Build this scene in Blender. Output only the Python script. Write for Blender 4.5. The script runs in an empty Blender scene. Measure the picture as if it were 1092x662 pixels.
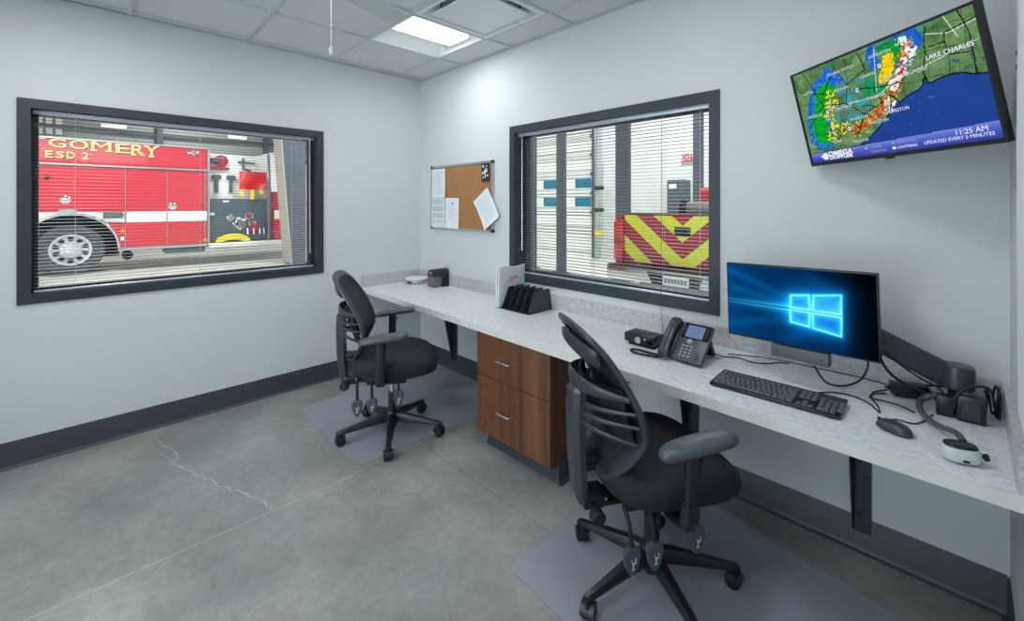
import bpy, bmesh, math, random
from mathutils import Matrix, Vector, noise
random.seed(7)
SC = bpy.context.scene
COL = SC.collection
PI = math.pi

# ---------------------------------------------------------------- camera, world, exposure
F_PX, CX, HY = 470.0, 546.0, 217.5
YAW = math.atan2(483, 470)
cam_d = bpy.data.cameras.new('camera')
cam_d.sensor_fit = 'HORIZONTAL'; cam_d.sensor_width = 36.0
cam_d.lens = 36.0 * F_PX / 1092.0
cam_d.shift_x = 0.0
cam_d.shift_y = -(331.0 - HY) / 1092.0
cam_d.clip_start = 0.02; cam_d.clip_end = 100
cam = bpy.data.objects.new('camera', cam_d); COL.objects.link(cam)
CAMPOS = Vector((3.815, -2.43, 1.511))
cam.location = CAMPOS; cam.rotation_euler = (PI / 2, 0, YAW)
SC.camera = cam

w = bpy.data.worlds.new('world'); SC.world = w; w.use_nodes = True
bg = w.node_tree.nodes['Background']
bg.inputs[0].default_value = (0.84, 0.95, 1.0, 1); bg.inputs[1].default_value = 4.6

SC.view_settings.view_transform = 'Standard'
SC.view_settings.look = 'None'
SC.view_settings.gamma = 1.0
SC.view_settings.use_curve_mapping = False
SC.view_settings.exposure = 0.0

ROOM_LIGHT = 17.0      # watts per ceiling troffer
BAY_LIGHT = 250.0      # watts per added, unseen bay lamp
ROOM_TINT = (0.93, 0.975, 1.0)

# ---------------------------------------------------------------- materials
def lin(c):
    c /= 255.0
    return c / 12.92 if c <= 0.04045 else ((c + 0.055) / 1.055) ** 2.4
def S(r, g, b): return (lin(r), lin(g), lin(b), 1.0)

def mat(name, col, rough=0.5, metal=0.0, spec=0.5, nscale=0, namt=0.0, bump=0.0, bscale=200, stretch=None, coat=0.0, col2=None, rvar=0.0, detail=6):
    m = bpy.data.materials.new(name); m.use_nodes = True
    nt = m.node_tree; b = nt.nodes['Principled BSDF']
    b.inputs['Base Color'].default_value = col
    b.inputs['Roughness'].default_value = rough
    b.inputs['Metallic'].default_value = metal
    b.inputs['Specular IOR Level'].default_value = spec
    b.inputs['Coat Weight'].default_value = coat
    if nscale or bump:
        tc = nt.nodes.new('ShaderNodeTexCoord'); src = tc.outputs['Object']
        if stretch:
            mp = nt.nodes.new('ShaderNodeMapping'); mp.inputs['Scale'].default_value = stretch
            nt.links.new(src, mp.inputs['Vector']); src = mp.outputs['Vector']
    if nscale:
        n = nt.nodes.new('ShaderNodeTexNoise'); n.inputs['Scale'].default_value = nscale; n.inputs['Detail'].default_value = detail
        n.inputs['Roughness'].default_value = 0.6
        nt.links.new(src, n.inputs['Vector'])
        r = nt.nodes.new('ShaderNodeValToRGB')
        c2 = col2 or tuple(min(1, c * (1 + namt)) for c in col[:3]) + (1,)
        c1 = col if col2 else tuple(c * (1 - namt) for c in col[:3]) + (1,)
        r.color_ramp.elements[0].position = 0.36; r.color_ramp.elements[1].position = 0.64
        r.color_ramp.elements[0].color = c1; r.color_ramp.elements[1].color = c2
        nt.links.new(n.outputs['Fac'], r.inputs['Fac']); nt.links.new(r.outputs['Color'], b.inputs['Base Color'])
        if rvar:
            mr = nt.nodes.new('ShaderNodeMapRange'); mr.inputs['To Min'].default_value = rough - rvar; mr.inputs['To Max'].default_value = rough + rvar
            nt.links.new(n.outputs['Fac'], mr.inputs['Value']); nt.links.new(mr.outputs['Result'], b.inputs['Roughness'])
    if bump:
        n2 = nt.nodes.new('ShaderNodeTexNoise'); n2.inputs['Scale'].default_value = bscale; n2.inputs['Detail'].default_value = 3
        nt.links.new(src, n2.inputs['Vector'])
        bp = nt.nodes.new('ShaderNodeBump'); bp.inputs['Strength'].default_value = bump; bp.inputs['Distance'].default_value = 0.002
        nt.links.new(n2.outputs['Fac'], bp.inputs['Height']); nt.links.new(bp.outputs['Normal'], b.inputs['Normal'])
    return m

def emit(name, col, strength):
    m = bpy.data.materials.new(name); m.use_nodes = True
    nt = m.node_tree; nt.nodes.clear()
    o = nt.nodes.new('ShaderNodeOutputMaterial'); e = nt.nodes.new('ShaderNodeEmission')
    e.inputs[0].default_value = col; e.inputs[1].default_value = strength
    nt.links.new(e.outputs[0], o.inputs[0]); return m

def glass(name, tint=(0.93, 0.96, 0.96, 1), gloss=0.06):
    m = bpy.data.materials.new(name); m.use_nodes = True
    nt = m.node_tree; nt.nodes.clear()
    o = nt.nodes.new('ShaderNodeOutputMaterial'); t = nt.nodes.new('ShaderNodeBsdfTransparent'); g = nt.nodes.new('ShaderNodeBsdfGlossy')
    t.inputs[0].default_value = tint; g.inputs['Roughness'].default_value = 0.02
    f = nt.nodes.new('ShaderNodeFresnel'); f.inputs['IOR'].default_value = 1.25
    x = nt.nodes.new('ShaderNodeMixShader')
    nt.links.new(f.outputs[0], x.inputs[0]); nt.links.new(t.outputs[0], x.inputs[1]); nt.links.new(g.outputs[0], x.inputs[2])
    nt.links.new(x.outputs[0], o.inputs[0]); return m

def see_through(name, col, rough, opacity, pattern=0):
    """part clear, part solid: vinyl mats and woven mesh"""
    m = mat(name, col, rough)
    nt = m.node_tree; b = nt.nodes['Principled BSDF']; o = nt.nodes['Material Output']
    t = nt.nodes.new('ShaderNodeBsdfTransparent'); x = nt.nodes.new('ShaderNodeMixShader')
    x.inputs[0].default_value = opacity
    if pattern:
        tc = nt.nodes.new('ShaderNodeTexCoord'); v = nt.nodes.new('ShaderNodeTexVoronoi'); v.feature = 'DISTANCE_TO_EDGE'
        v.inputs['Scale'].default_value = pattern; v.inputs['Randomness'].default_value = 0.15
        nt.links.new(tc.outputs['Object'], v.inputs['Vector'])
        mr = nt.nodes.new('ShaderNodeMapRange'); mr.inputs['From Min'].default_value = 0.12; mr.inputs['From Max'].default_value = 0.3
        mr.inputs['To Min'].default_value = 1.0; mr.inputs['To Max'].default_value = opacity
        nt.links.new(v.outputs['Distance'], mr.inputs['Value']); nt.links.new(mr.outputs['Result'], x.inputs[0])
    nt.links.new(t.outputs[0], x.inputs[1]); nt.links.new(b.outputs[0], x.inputs[2]); nt.links.new(x.outputs[0], o.inputs[0])
    return m

def screen_mat(name, strength=1.0):
    m = bpy.data.materials.new(name); m.use_nodes = True
    nt = m.node_tree; nt.nodes.clear()
    o = nt.nodes.new('ShaderNodeOutputMaterial'); e = nt.nodes.new('ShaderNodeEmission'); a = nt.nodes.new('ShaderNodeAttribute')
    a.attribute_name = 'picture'; e.inputs[1].default_value = strength
    nt.links.new(a.outputs['Color'], e.inputs[0]); nt.links.new(e.outputs[0], o.inputs[0]); return m

M = dict(
    wall=mat('wall_paint', S(203, 206, 208), 0.7, bump=0.12, bscale=260, nscale=1.3, namt=0.012),
    base=mat('rubber_base', S(56, 61, 67), 0.45, nscale=3, namt=0.08),
    tile=mat('ceiling_tile', S(212, 211, 212), 0.9, nscale=150, namt=0.14, bump=0.5, bscale=320),
    tee=mat('ceiling_tee', S(192, 196, 197), 0.5),
    white=mat('white_enamel', S(225, 228, 230), 0.4),
    steel=mat('frame_paint', S(46, 52, 60), 0.4, nscale=6, namt=0.05),
    dark=mat('dark_gap', S(20, 22, 24), 0.7),
    alu=mat('brushed_aluminium', S(190, 194, 198), 0.3, 0.9),
    slat=mat('blind_slat', S(84, 91, 97), 0.5, 0.0),
    rail=mat('blind_rail', S(176, 187, 202), 0.3, 0.3),
    cord=mat('blind_cord', S(190, 195, 198), 0.7),
    glass=glass('window_glass'),
    skyglass=glass('sky_blue_dimmer', (0.10, 0.25, 0.30, 1)),  # blue daylight outside put into the tint, which also dims the strong sky
    plastic=mat('black_plastic', S(28, 30, 33), 0.36, nscale=40, namt=0.1),
    plastic2=mat('charcoal_plastic', S(52, 57, 63), 0.33, nscale=40, namt=0.06),
    padgrey=mat('armrest_urethane', S(72, 78, 85), 0.32, nscale=20, namt=0.05),
    rubber=mat('black_rubber', S(22, 23, 25), 0.6),
    fabric=mat('seat_fabric', S(26, 28, 31), 0.8, nscale=300, namt=0.3, bump=0.6, bscale=900),
    mesh=see_through('mesh_weave', S(34, 38, 43), 0.7, 0.55, 140),
    chrome=mat('chrome', S(215, 218, 220), 0.12, 1.0),
    vinyl=see_through('mat_vinyl', S(172, 178, 190), 0.30, 0.54),
    cork=mat('cork', S(164, 116, 72), 0.9, nscale=90, namt=0.18, bump=0.5, bscale=200),
    paper=mat('paper', S(226, 229, 232), 0.8, nscale=8, namt=0.03),
    ink=mat('printed_ink', S(120, 124, 130), 0.8),
    inkblk=mat('black_ink', S(35, 36, 40), 0.8),
    inkred=mat('red_ink', S(196, 88, 92), 0.8),
    redpaint=mat('engine_red', S(202, 34, 52), 0.22, coat=0.6, nscale=0.8, namt=0.05),
    truckred=mat('truck_red', S(190, 30, 44), 0.3, coat=0.3),
    maroon=mat('reflective_maroon', S(168, 36, 56), 0.4),
    yellow=mat('reflective_lime', S(226, 228, 22), 0.4),
    gold=mat('gold_leaf', S(244, 216, 132), 0.35, 0.1),
    whitestripe=mat('white_stripe', S(242, 243, 245), 0.35),
    tyre=mat('tyre_rubber', S(62, 66, 72), 0.75, nscale=20, namt=0.1),
    slate=mat('slate_panel', S(74, 88, 98), 0.4, nscale=5, namt=0.05),
    lampred=mat('lamp_lens_red', S(214, 32, 40), 0.15, coat=1.0),
    amber=mat('amber_lens', S(240, 140, 50), 0.2),
    yhose=mat('yellow_hose', S(236, 206, 40), 0.6),
    screenblk=mat('black_glass', S(14, 15, 18), 0.12),
    baywall=mat('bay_wall_panel', S(214, 218, 216), 0.55, nscale=2, namt=0.03),
    bayupper=mat('bay_upper_panel', S(150, 156, 150), 0.6, nscale=2, namt=0.08),
    bayfloor=mat('bay_floor', S(224, 224, 214), 0.3, nscale=1.2, namt=0.1, rvar=0.08),
    doorwhite=mat('overhead_door_skin', S(232, 233, 228), 0.45, nscale=3, namt=0.03),
    doorgrey=mat('door_joint', S(120, 124, 122), 0.6),
    column=mat('column_paint', S(72, 81, 90), 0.45, nscale=3, namt=0.05),
    beige=mat('flange_primer', S(176, 172, 160), 0.6),
    khaki=mat('hose_jacket', S(140, 134, 122), 0.8, nscale=30, namt=0.2),
    smoke=mat('smoked_bin', S(108, 98, 92), 0.25, nscale=12, namt=0.2),
    offwhite=mat('off_white_shell', S(196, 202, 198), 0.4),
    lens=emit('troffer_lens', (0.93, 0.97, 1.0, 1), 3.4),
    tube=emit('strip_tube', (1.0, 1.0, 0.97, 1), 3.0),
    exitred=emit('exit_face', S(240, 96, 120), 1.0),
    exitwhite=emit('exit_letters', (1, 1, 1, 1), 1.1),
    led=emit('status_led', S(255, 120, 70), 2.2),
    lcd=emit('phone_lcd', S(112, 138, 178), 0.85),
    screen=screen_mat('lit_screen'),
    txtwhite=emit('screen_text', S(236, 240, 250), 1.0),
    txtblack=emit('screen_text_shadow', S(16, 20, 24), 1.0),
    txtgreen=emit('screen_key_green', S(60, 190, 150), 1.0),
    txtpurple=emit('screen_key_purple', S(120, 60, 200), 1.0),
    txtgrey=emit('screen_key_grey', S(150, 160, 190), 1.0),
    decal=mat('lever_decal', S(196, 214, 226), 0.5),
    paddle=mat('lever_paddle', S(64, 72, 80), 0.35),
    mark=mat('floor_joint_fill', S(188, 185, 174), 0.8, nscale=30, namt=0.15),
    markdark=mat('floor_saw_cut', S(92, 94, 90), 0.8),
    soundbar=mat('speaker_cloth', S(92, 93, 101), 0.6, nscale=200, namt=0.15),
    keycap=mat('keycap', S(88, 91, 97), 0.5),
    rimalu=mat('polished_rim', S(200, 204, 208), 0.35, 0.45),
    keygrey=mat('phone_key', S(158, 163, 170), 0.35),
    phone=mat('phone_shell', S(70, 76, 84), 0.36),
    handset=mat('handset_shell', S(54, 59, 66), 0.32),
    bluecase=mat('casing_blue_reflection', S(18, 26, 48), 0.45),  # blue reflection of the screen put into the casing colour
    sorter=mat('sorter_plastic', S(50, 53, 56), 0.25),
    fanblade=mat('fan_blade', S(186, 189, 189), 0.5),
    hangcord=mat('hanging_cord', S(74, 78, 82), 0.7),
    envelope=mat('padded_envelope', S(218, 222, 224), 0.7, nscale=12, namt=0.05),
)

def floor_material():
    m = mat('polished_concrete', S(120, 123, 120), 0.3)
    nt = m.node_tree; b = nt.nodes['Principled BSDF']
    tc = nt.nodes.new('ShaderNodeTexCoord')
    def nz(scale, det, rough=0.6):
        n = nt.nodes.new('ShaderNodeTexNoise'); n.inputs['Scale'].default_value = scale; n.inputs['Detail'].default_value = det; n.inputs['Roughness'].default_value = rough
        nt.links.new(tc.outputs['Object'], n.inputs['Vector']); return n.outputs['Fac']
    def ramp(fac, p0, c0, p1, c1):
        r = nt.nodes.new('ShaderNodeValToRGB'); e = r.color_ramp.elements
        e[0].position = p0; e[0].color = c0; e[1].position = p1; e[1].color = c1
        nt.links.new(fac, r.inputs['Fac']); return r.outputs['Color']
    def mix(kind, f, a, c):
        x = nt.nodes.new('ShaderNodeMix'); x.data_type = 'RGBA'; x.blend_type = kind
        x.inputs[0].default_value = f
        nt.links.new(a, x.inputs[6]); nt.links.new(c, x.inputs[7]); return x.outputs[2]
    base = ramp(nz(1.6, 8), 0.3, S(122, 125, 125), 0.72, S(168, 169, 166))
    fine = ramp(nz(22, 8, 0.75), 0.3, (0.78, 0.78, 0.78, 1), 0.7, (1.12, 1.12, 1.1, 1))
    grit = ramp(nz(160, 2), 0.35, (0.88, 0.88, 0.88, 1), 0.75, (1.08, 1.08, 1.08, 1))
    warm = ramp(nz(0.9, 5), 0.42, (0.97, 1.0, 1.0, 1), 0.66, (1.04, 1.0, 0.90, 1))
    c = mix('MULTIPLY', 1.0, mix('MULTIPLY', 1.0, mix('MULTIPLY', 1.0, base, fine), grit), warm)
    nt.links.new(c, b.inputs['Base Color'])
    mr = nt.nodes.new('ShaderNodeMapRange'); mr.inputs['To Min'].default_value = 0.2; mr.inputs['To Max'].default_value = 0.5
    nt.links.new(nz(5, 6), mr.inputs['Value']); nt.links.new(mr.outputs['Result'], b.inputs['Roughness'])
    return m
M['floor'] = floor_material()

def laminate(name, lo, mid, hi, rough):
    m = mat(name, mid, rough)
    nt = m.node_tree; b = nt.nodes['Principled BSDF']; tc = nt.nodes.new('ShaderNodeTexCoord')
    mp = nt.nodes.new('ShaderNodeMapping'); mp.inputs['Scale'].default_value = (1, 1.6, 1.3); nt.links.new(tc.outputs['Object'], mp.inputs['Vector'])
    n = nt.nodes.new('ShaderNodeTexNoise'); n.inputs['Scale'].default_value = 34; n.inputs['Detail'].default_value = 9; n.inputs['Roughness'].default_value = 0.78; n.inputs['Distortion'].default_value = 0.35
    nt.links.new(mp.outputs[0], n.inputs['Vector'])
    r = nt.nodes.new('ShaderNodeValToRGB'); e = r.color_ramp.elements
    e[0].position = 0.34; e[0].color = lo; e[1].position = 0.66; e[1].color = hi; k = e.new(0.5); k.color = mid
    nt.links.new(n.outputs['Fac'], r.inputs['Fac']); nt.links.new(r.outputs['Color'], b.inputs['Base Color']); return m
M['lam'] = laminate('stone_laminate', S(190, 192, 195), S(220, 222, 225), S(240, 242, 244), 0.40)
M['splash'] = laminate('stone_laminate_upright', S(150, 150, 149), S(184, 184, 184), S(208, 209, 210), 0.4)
M['edge'] = mat('laminate_edge', S(210, 209, 206), 0.45, nscale=14, namt=0.04)

def wood_material():
    m = mat('walnut_veneer', S(112, 66, 40), 0.38)
    nt = m.node_tree; b = nt.nodes['Principled BSDF']; tc = nt.nodes.new('ShaderNodeTexCoord')
    mp = nt.nodes.new('ShaderNodeMapping'); mp.inputs['Scale'].default_value = (17, 17, 0.8); nt.links.new(tc.outputs['Object'], mp.inputs['Vector'])
    n = nt.nodes.new('ShaderNodeTexNoise'); n.inputs['Scale'].default_value = 1.0; n.inputs['Detail'].default_value = 7; n.inputs['Distortion'].default_value = 0.4
    nt.links.new(mp.outputs[0], n.inputs['Vector'])
    r = nt.nodes.new('ShaderNodeValToRGB'); e = r.color_ramp.elements
    e[0].position = 0.28; e[0].color = S(72, 43, 28); e[1].position = 0.74; e[1].color = S(122, 78, 52); k = e.new(0.5); k.color = S(98, 60, 39)
    nt.links.new(n.outputs['Fac'], r.inputs['Fac']); nt.links.new(r.outputs['Color'], b.inputs['Base Color']); return m
M['wood'] = wood_material()

# ---------------------------------------------------------------- mesh helpers
class MB:
    def __init__(s, xf=None):
        s.v = []; s.f = []; s.sm = []; s.xf = xf
    def add(s, vs, fs, smooth=False):
        o = len(s.v)
        s.v += [tuple(s.xf @ Vector(p)) if s.xf else tuple(p) for p in vs]
        s.f += [tuple(i + o for i in f) for f in fs]; s.sm += [smooth] * len(fs); return s
    def box(s, x0, x1, y0, y1, z0, z1):
        x0, x1 = min(x0, x1), max(x0, x1); y0, y1 = min(y0, y1), max(y0, y1); z0, z1 = min(z0, z1), max(z0, z1)
        return s.add([(x0, y0, z0), (x1, y0, z0), (x1, y1, z0), (x0, y1, z0), (x0, y0, z1), (x1, y0, z1), (x1, y1, z1), (x0, y1, z1)],
                     [(0, 3, 2, 1), (4, 5, 6, 7), (0, 1, 5, 4), (1, 2, 6, 5), (2, 3, 7, 6), (3, 0, 4, 7)])
    def rbox(s, x0, x1, y0, y1, z0, z1, r=0.005, seg=2, smooth=True):
        bm = bmesh.new(); bmesh.ops.create_cube(bm, size=1)
        for v in bm.verts:
            v.co = Vector(((x0 + x1) / 2 + v.co.x * (x1 - x0), (y0 + y1) / 2 + v.co.y * (y1 - y0), (z0 + z1) / 2 + v.co.z * (z1 - z0)))
        bmesh.ops.bevel(bm, geom=bm.edges[:], offset=r, segments=seg, profile=0.5, affect='EDGES')
        bm.verts.index_update()
        s.add([v.co.copy() for v in bm.verts], [[v.index for v in f.verts] for f in bm.faces], smooth); bm.free(); return s
    def prism(s, poly, fn, a, b, smooth=False):
        """poly: 2D outline (counter-clockwise); fn(u,v,h) -> 3D; from height a to b"""
        n = len(poly)
        vs = [fn(u, v, a) for u, v in poly] + [fn(u, v, b) for u, v in poly]
        return s.add(vs, [tuple(reversed(range(n))), tuple(range(n, 2 * n))] + [(i, (i + 1) % n, n + (i + 1) % n, n + i) for i in range(n)], smooth)
    def tube(s, pts, r, n=8, closed=False, flat=None):
        pts = [Vector(p) for p in pts]; m = len(pts)
        rr = r if isinstance(r, (list, tuple)) else [r] * m
        vs = []; fs = []; up = None
        for i, p in enumerate(pts):
            if closed: t = (pts[(i + 1) % m] - pts[i - 1])
            else: t = pts[min(i + 1, m - 1)] - pts[max(i - 1, 0)]
            t.normalize()
            if up is None:
                up = Vector((0, 0, 1)) if abs(t.z) < 0.9 else Vector((1, 0, 0))
            x = t.cross(up); x.normalize(); up = x.cross(t); up.normalize()
            for k in range(n):
                a = 2 * PI * k / n
                vs.append(p + x * (math.cos(a) * rr[i]) + up * (math.sin(a) * rr[i]))
        for i in range(m if closed else m - 1):
            j = (i + 1) % m
            for k in range(n): fs.append((i * n + k, i * n + (k + 1) % n, j * n + (k + 1) % n, j * n + k))
        if not closed:
            fs.append(tuple(reversed(range(n)))); fs.append(tuple(range((m - 1) * n, m * n)))
        return s.add(vs, fs, True)
    def cyl(s, p0, p1, r0, r1=None, n=16, smooth=True):
        return s.tube([p0, p1], [r0, r0 if r1 is None else r1], n)
    def lathe(s, prof, n=24, fn=lambda x, y, z: (x, y, z), caps=True):
        """prof: (radius, height) along local z; fn maps to 3D"""
        m = len(prof); vs = []; fs = []
        for r, h in prof:
            for k in range(n):
                a = 2 * PI * k / n; vs.append(fn(r * math.cos(a), r * math.sin(a), h))
        for i in range(m - 1):
            for k in range(n): fs.append((i * n + k, i * n + (k + 1) % n, (i + 1) * n + (k + 1) % n, (i + 1) * n + k))
        if caps: fs.append(tuple(reversed(range(n)))); fs.append(tuple(range((m - 1) * n, m * n)))
        return s.add(vs, fs, True)
    def rings(s, rings, closed_ends=True, smooth=True):
        n = len(rings[0]); vs = [p for r in rings for p in r]; fs = []
        for i in range(len(rings) - 1):
            for k in range(n): fs.append((i * n + k, i * n + (k + 1) % n, (i + 1) * n + (k + 1) % n, (i + 1) * n + k))
        if closed_ends: fs.append(tuple(reversed(range(n)))); fs.append(tuple(range((len(rings) - 1) * n, len(rings) * n)))
        return s.add(vs, fs, smooth)
    def sheet(s, fn, nu, nv, th, nrm=None):
        """surface fn(u,v) given thickness th along its normal"""
        P = [[Vector(fn(i / nu, j / nv)) for j in range(nv + 1)] for i in range(nu + 1)]
        top = []; bot = []
        for i in range(nu + 1):
            for j in range(nv + 1):
                du = P[min(i + 1, nu)][j] - P[max(i - 1, 0)][j]; dv = P[i][min(j + 1, nv)] - P[i][max(j - 1, 0)]
                nn = du.cross(dv)
                nn = nn.normalized() if nn.length > 1e-12 else Vector((0, 0, 1))
                top.append(P[i][j] + nn * th / 2); bot.append(P[i][j] - nn * th / 2)
        N = len(top); ix = lambda i, j: i * (nv + 1) + j; fs = []
        for i in range(nu):
            for j in range(nv):
                fs.append((ix(i, j), ix(i + 1, j), ix(i + 1, j + 1), ix(i, j + 1)))
                fs.append((N + ix(i, j), N + ix(i, j + 1), N + ix(i + 1, j + 1), N + ix(i + 1, j)))
        for i in range(nu):
            fs.append((ix(i, 0), N + ix(i, 0), N + ix(i + 1, 0), ix(i + 1, 0))); fs.append((ix(i, nv), ix(i + 1, nv), N + ix(i + 1, nv), N + ix(i, nv)))
        for j in range(nv):
            fs.append((ix(0, j), ix(0, j + 1), N + ix(0, j + 1), N + ix(0, j))); fs.append((ix(nu, j), N + ix(nu, j), N + ix(nu, j + 1), ix(nu, j + 1)))
        return s.add(top + bot, fs, True)
    def mesh(s, name, m):
        me = bpy.data.meshes.new(name); me.from_pydata(s.v, [], s.f)
        me.polygons.foreach_set('use_smooth', s.sm)
        bm = bmesh.new(); bm.from_mesh(me); bmesh.ops.recalc_face_normals(bm, faces=bm.faces[:]); bm.to_mesh(me); bm.free()
        me.materials.append(m); me.update()
        if any(s.sm): me.set_sharp_from_angle(angle=math.radians(42))
        return me
    def build(s, name, m, parent=None, local=False, **kw):
        if parent is not None and not local:
            inv = WORLD[parent].inverted(); s.v = [tuple(inv @ Vector(p)) for p in s.v]
        return link(name, s.mesh(name, m), parent, **kw)

WORLD = {}
def link(name, me, parent=None, loc=(0, 0, 0), rot=(0, 0, 0), **kw):
    o = bpy.data.objects.new(name, me); COL.objects.link(o)
    o.location = loc; o.rotation_euler = rot
    L = Matrix.Translation(loc) @ Matrix.Rotation(rot[2], 4, 'Z') @ Matrix.Rotation(rot[1], 4, 'Y') @ Matrix.Rotation(rot[0], 4, 'X')
    if parent is not None: o.parent = parent; WORLD[o] = WORLD[parent] @ L
    else: WORLD[o] = L
    for k, v in kw.items(): o[k] = v
    return o
def thing(name, label, cat, loc=(0, 0, 0), rz=0, group=None):
    o = link(name, None, None, loc, (0, 0, rz)); o.empty_display_size = 0.1
    o['label'] = label; o['category'] = cat
    if group: o['group'] = group
    return o
def tag(o, label, cat, group=None):
    o['label'] = label; o['category'] = cat
    if group: o['group'] = group
    return o
def struct(name, mb, m, parent=None):
    o = mb.build(name, m, parent)
    if parent is None: o['kind'] = 'structure'
    return o
def text(name, body, size, frame, m, parent, align='CENTER', extrude=0.0005, offset=0.0, xscale=1.0):
    cu = bpy.data.curves.new('lettering', 'FONT'); cu.body = body; cu.size = size; cu.align_x = align; cu.align_y = 'CENTER'
    cu.extrude = extrude; cu.offset = offset; cu.resolution_u = 3
    to = bpy.data.objects.new('lettering', cu); COL.objects.link(to)
    bpy.context.view_layer.update()
    me = bpy.data.meshes.new_from_object(to.evaluated_get(bpy.context.evaluated_depsgraph_get()))
    bpy.data.objects.remove(to)
    me.transform(frame @ Matrix.Diagonal((xscale, 1, 1, 1)))
    if parent is not None: me.transform(WORLD[parent].inverted())
    me.materials.clear(); me.materials.append(m); me.name = name
    return link(name, me, parent)
def frame_of(o, x, y):
    """matrix with origin o, reading direction x, up y"""
    x = Vector(x).normalized(); y = Vector(y).normalized(); z = x.cross(y)
    return Matrix(((x.x, y.x, z.x, o[0]), (x.y, y.y, z.y, o[1]), (x.z, y.z, z.z, o[2]), (0, 0, 0, 1)))
def bez(pts, n=6):
    """smooth curve through points (Catmull-Rom)"""
    P = [Vector(p) for p in pts]; P = [P[0] * 2 - P[1]] + P + [P[-1] * 2 - P[-2]]; out = []
    for i in range(1, len(P) - 2):
        for k in range(n):
            t = k / n; a, b, c, d = P[i - 1:i + 3]
            out.append(0.5 * ((2 * b) + (c - a) * t + (2 * a - 5 * b + 4 * c - d) * t * t + (3 * b - a - 3 * c + d) * t ** 3))
    out.append(P[-2]); return out
def sweep(mb, pts, nrm, wd, th, n=12, closed=False, p=2.6):
    """flat rounded bar along pts, its thin side along nrm"""
    pts = [Vector(q) for q in pts]; m = len(pts); rings = []
    for i in range(m):
        t = (pts[(i + 1) % m] - pts[i - 1]) if closed else pts[min(i + 1, m - 1)] - pts[max(i - 1, 0)]
        t.normalize(); nn = Vector(nrm[i]) if isinstance(nrm, list) else Vector(nrm)
        nn = (nn - t * nn.dot(t)).normalized(); w_ = t.cross(nn)
        W_ = wd[i] if isinstance(wd, list) else wd; T_ = th[i] if isinstance(th, list) else th
        ring = []
        for k in range(n):
            a = 2 * PI * k / n; c, s_ = math.cos(a), math.sin(a)
            ring.append(pts[i] + w_ * (math.copysign(abs(c) ** (2 / p), c) * W_ / 2) + nn * (math.copysign(abs(s_) ** (2 / p), s_) * T_ / 2))
        rings.append(ring)
    if closed: rings.append(rings[0])
    return mb.rings(rings, not closed)
def superring(cx, cy, z, a, b, n=28, p=3.2, zf=None):
    out = []
    for k in range(n):
        t = 2 * PI * k / n; c, s_ = math.cos(t), math.sin(t)
        x = cx + a * math.copysign(abs(c) ** (2 / p), c); y = cy + b * math.copysign(abs(s_) ** (2 / p), s_)
        out.append((x, y, z + (zf(x, y) if zf else 0)))
    return out
def picture(name, o, u, v, W, H, nu, nv, fn, parent):
    """a lit screen: grid of small faces, each with its own picture colour; fn(s,t) gives sRGB 0..255"""
    o = Vector(o); u = Vector(u); v = Vector(v); inv = WORLD[parent].inverted()
    vs = [tuple(inv @ (o + u * (W * (i / nu - 0.5)) + v * (H * (j / nv - 0.5)))) for j in range(nv + 1) for i in range(nu + 1)]
    fs = [(j * (nu + 1) + i, j * (nu + 1) + i + 1, (j + 1) * (nu + 1) + i + 1, (j + 1) * (nu + 1) + i) for j in range(nv) for i in range(nu)]
    me = bpy.data.meshes.new(name); me.from_pydata(vs, [], fs)
    at = me.attributes.new('picture', 'FLOAT_COLOR', 'CORNER'); buf = []
    for j in range(nv):
        for i in range(nu):
            c = fn((i + 0.5) / nu, (j + 0.5) / nv); c4 = [lin(max(0, min(255, q))) for q in c] + [1.0]
            buf += c4 * 4
    at.data.foreach_set('color', buf); me.materials.append(M['screen'])
    return link(name, me, parent)

# ---------------------------------------------------------------- lamps that light the scene
def area_lamp(parent, loc, sx, sy, watts, col=(1, 1, 1)):
    d = bpy.data.lights.new('lamp', 'AREA'); d.shape = 'RECTANGLE'; d.size = sx; d.size_y = sy; d.energy = watts; d.color = col
    o = bpy.data.objects.new('lamp', d); COL.objects.link(o); o.parent = parent; o.location = loc; return o

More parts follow.
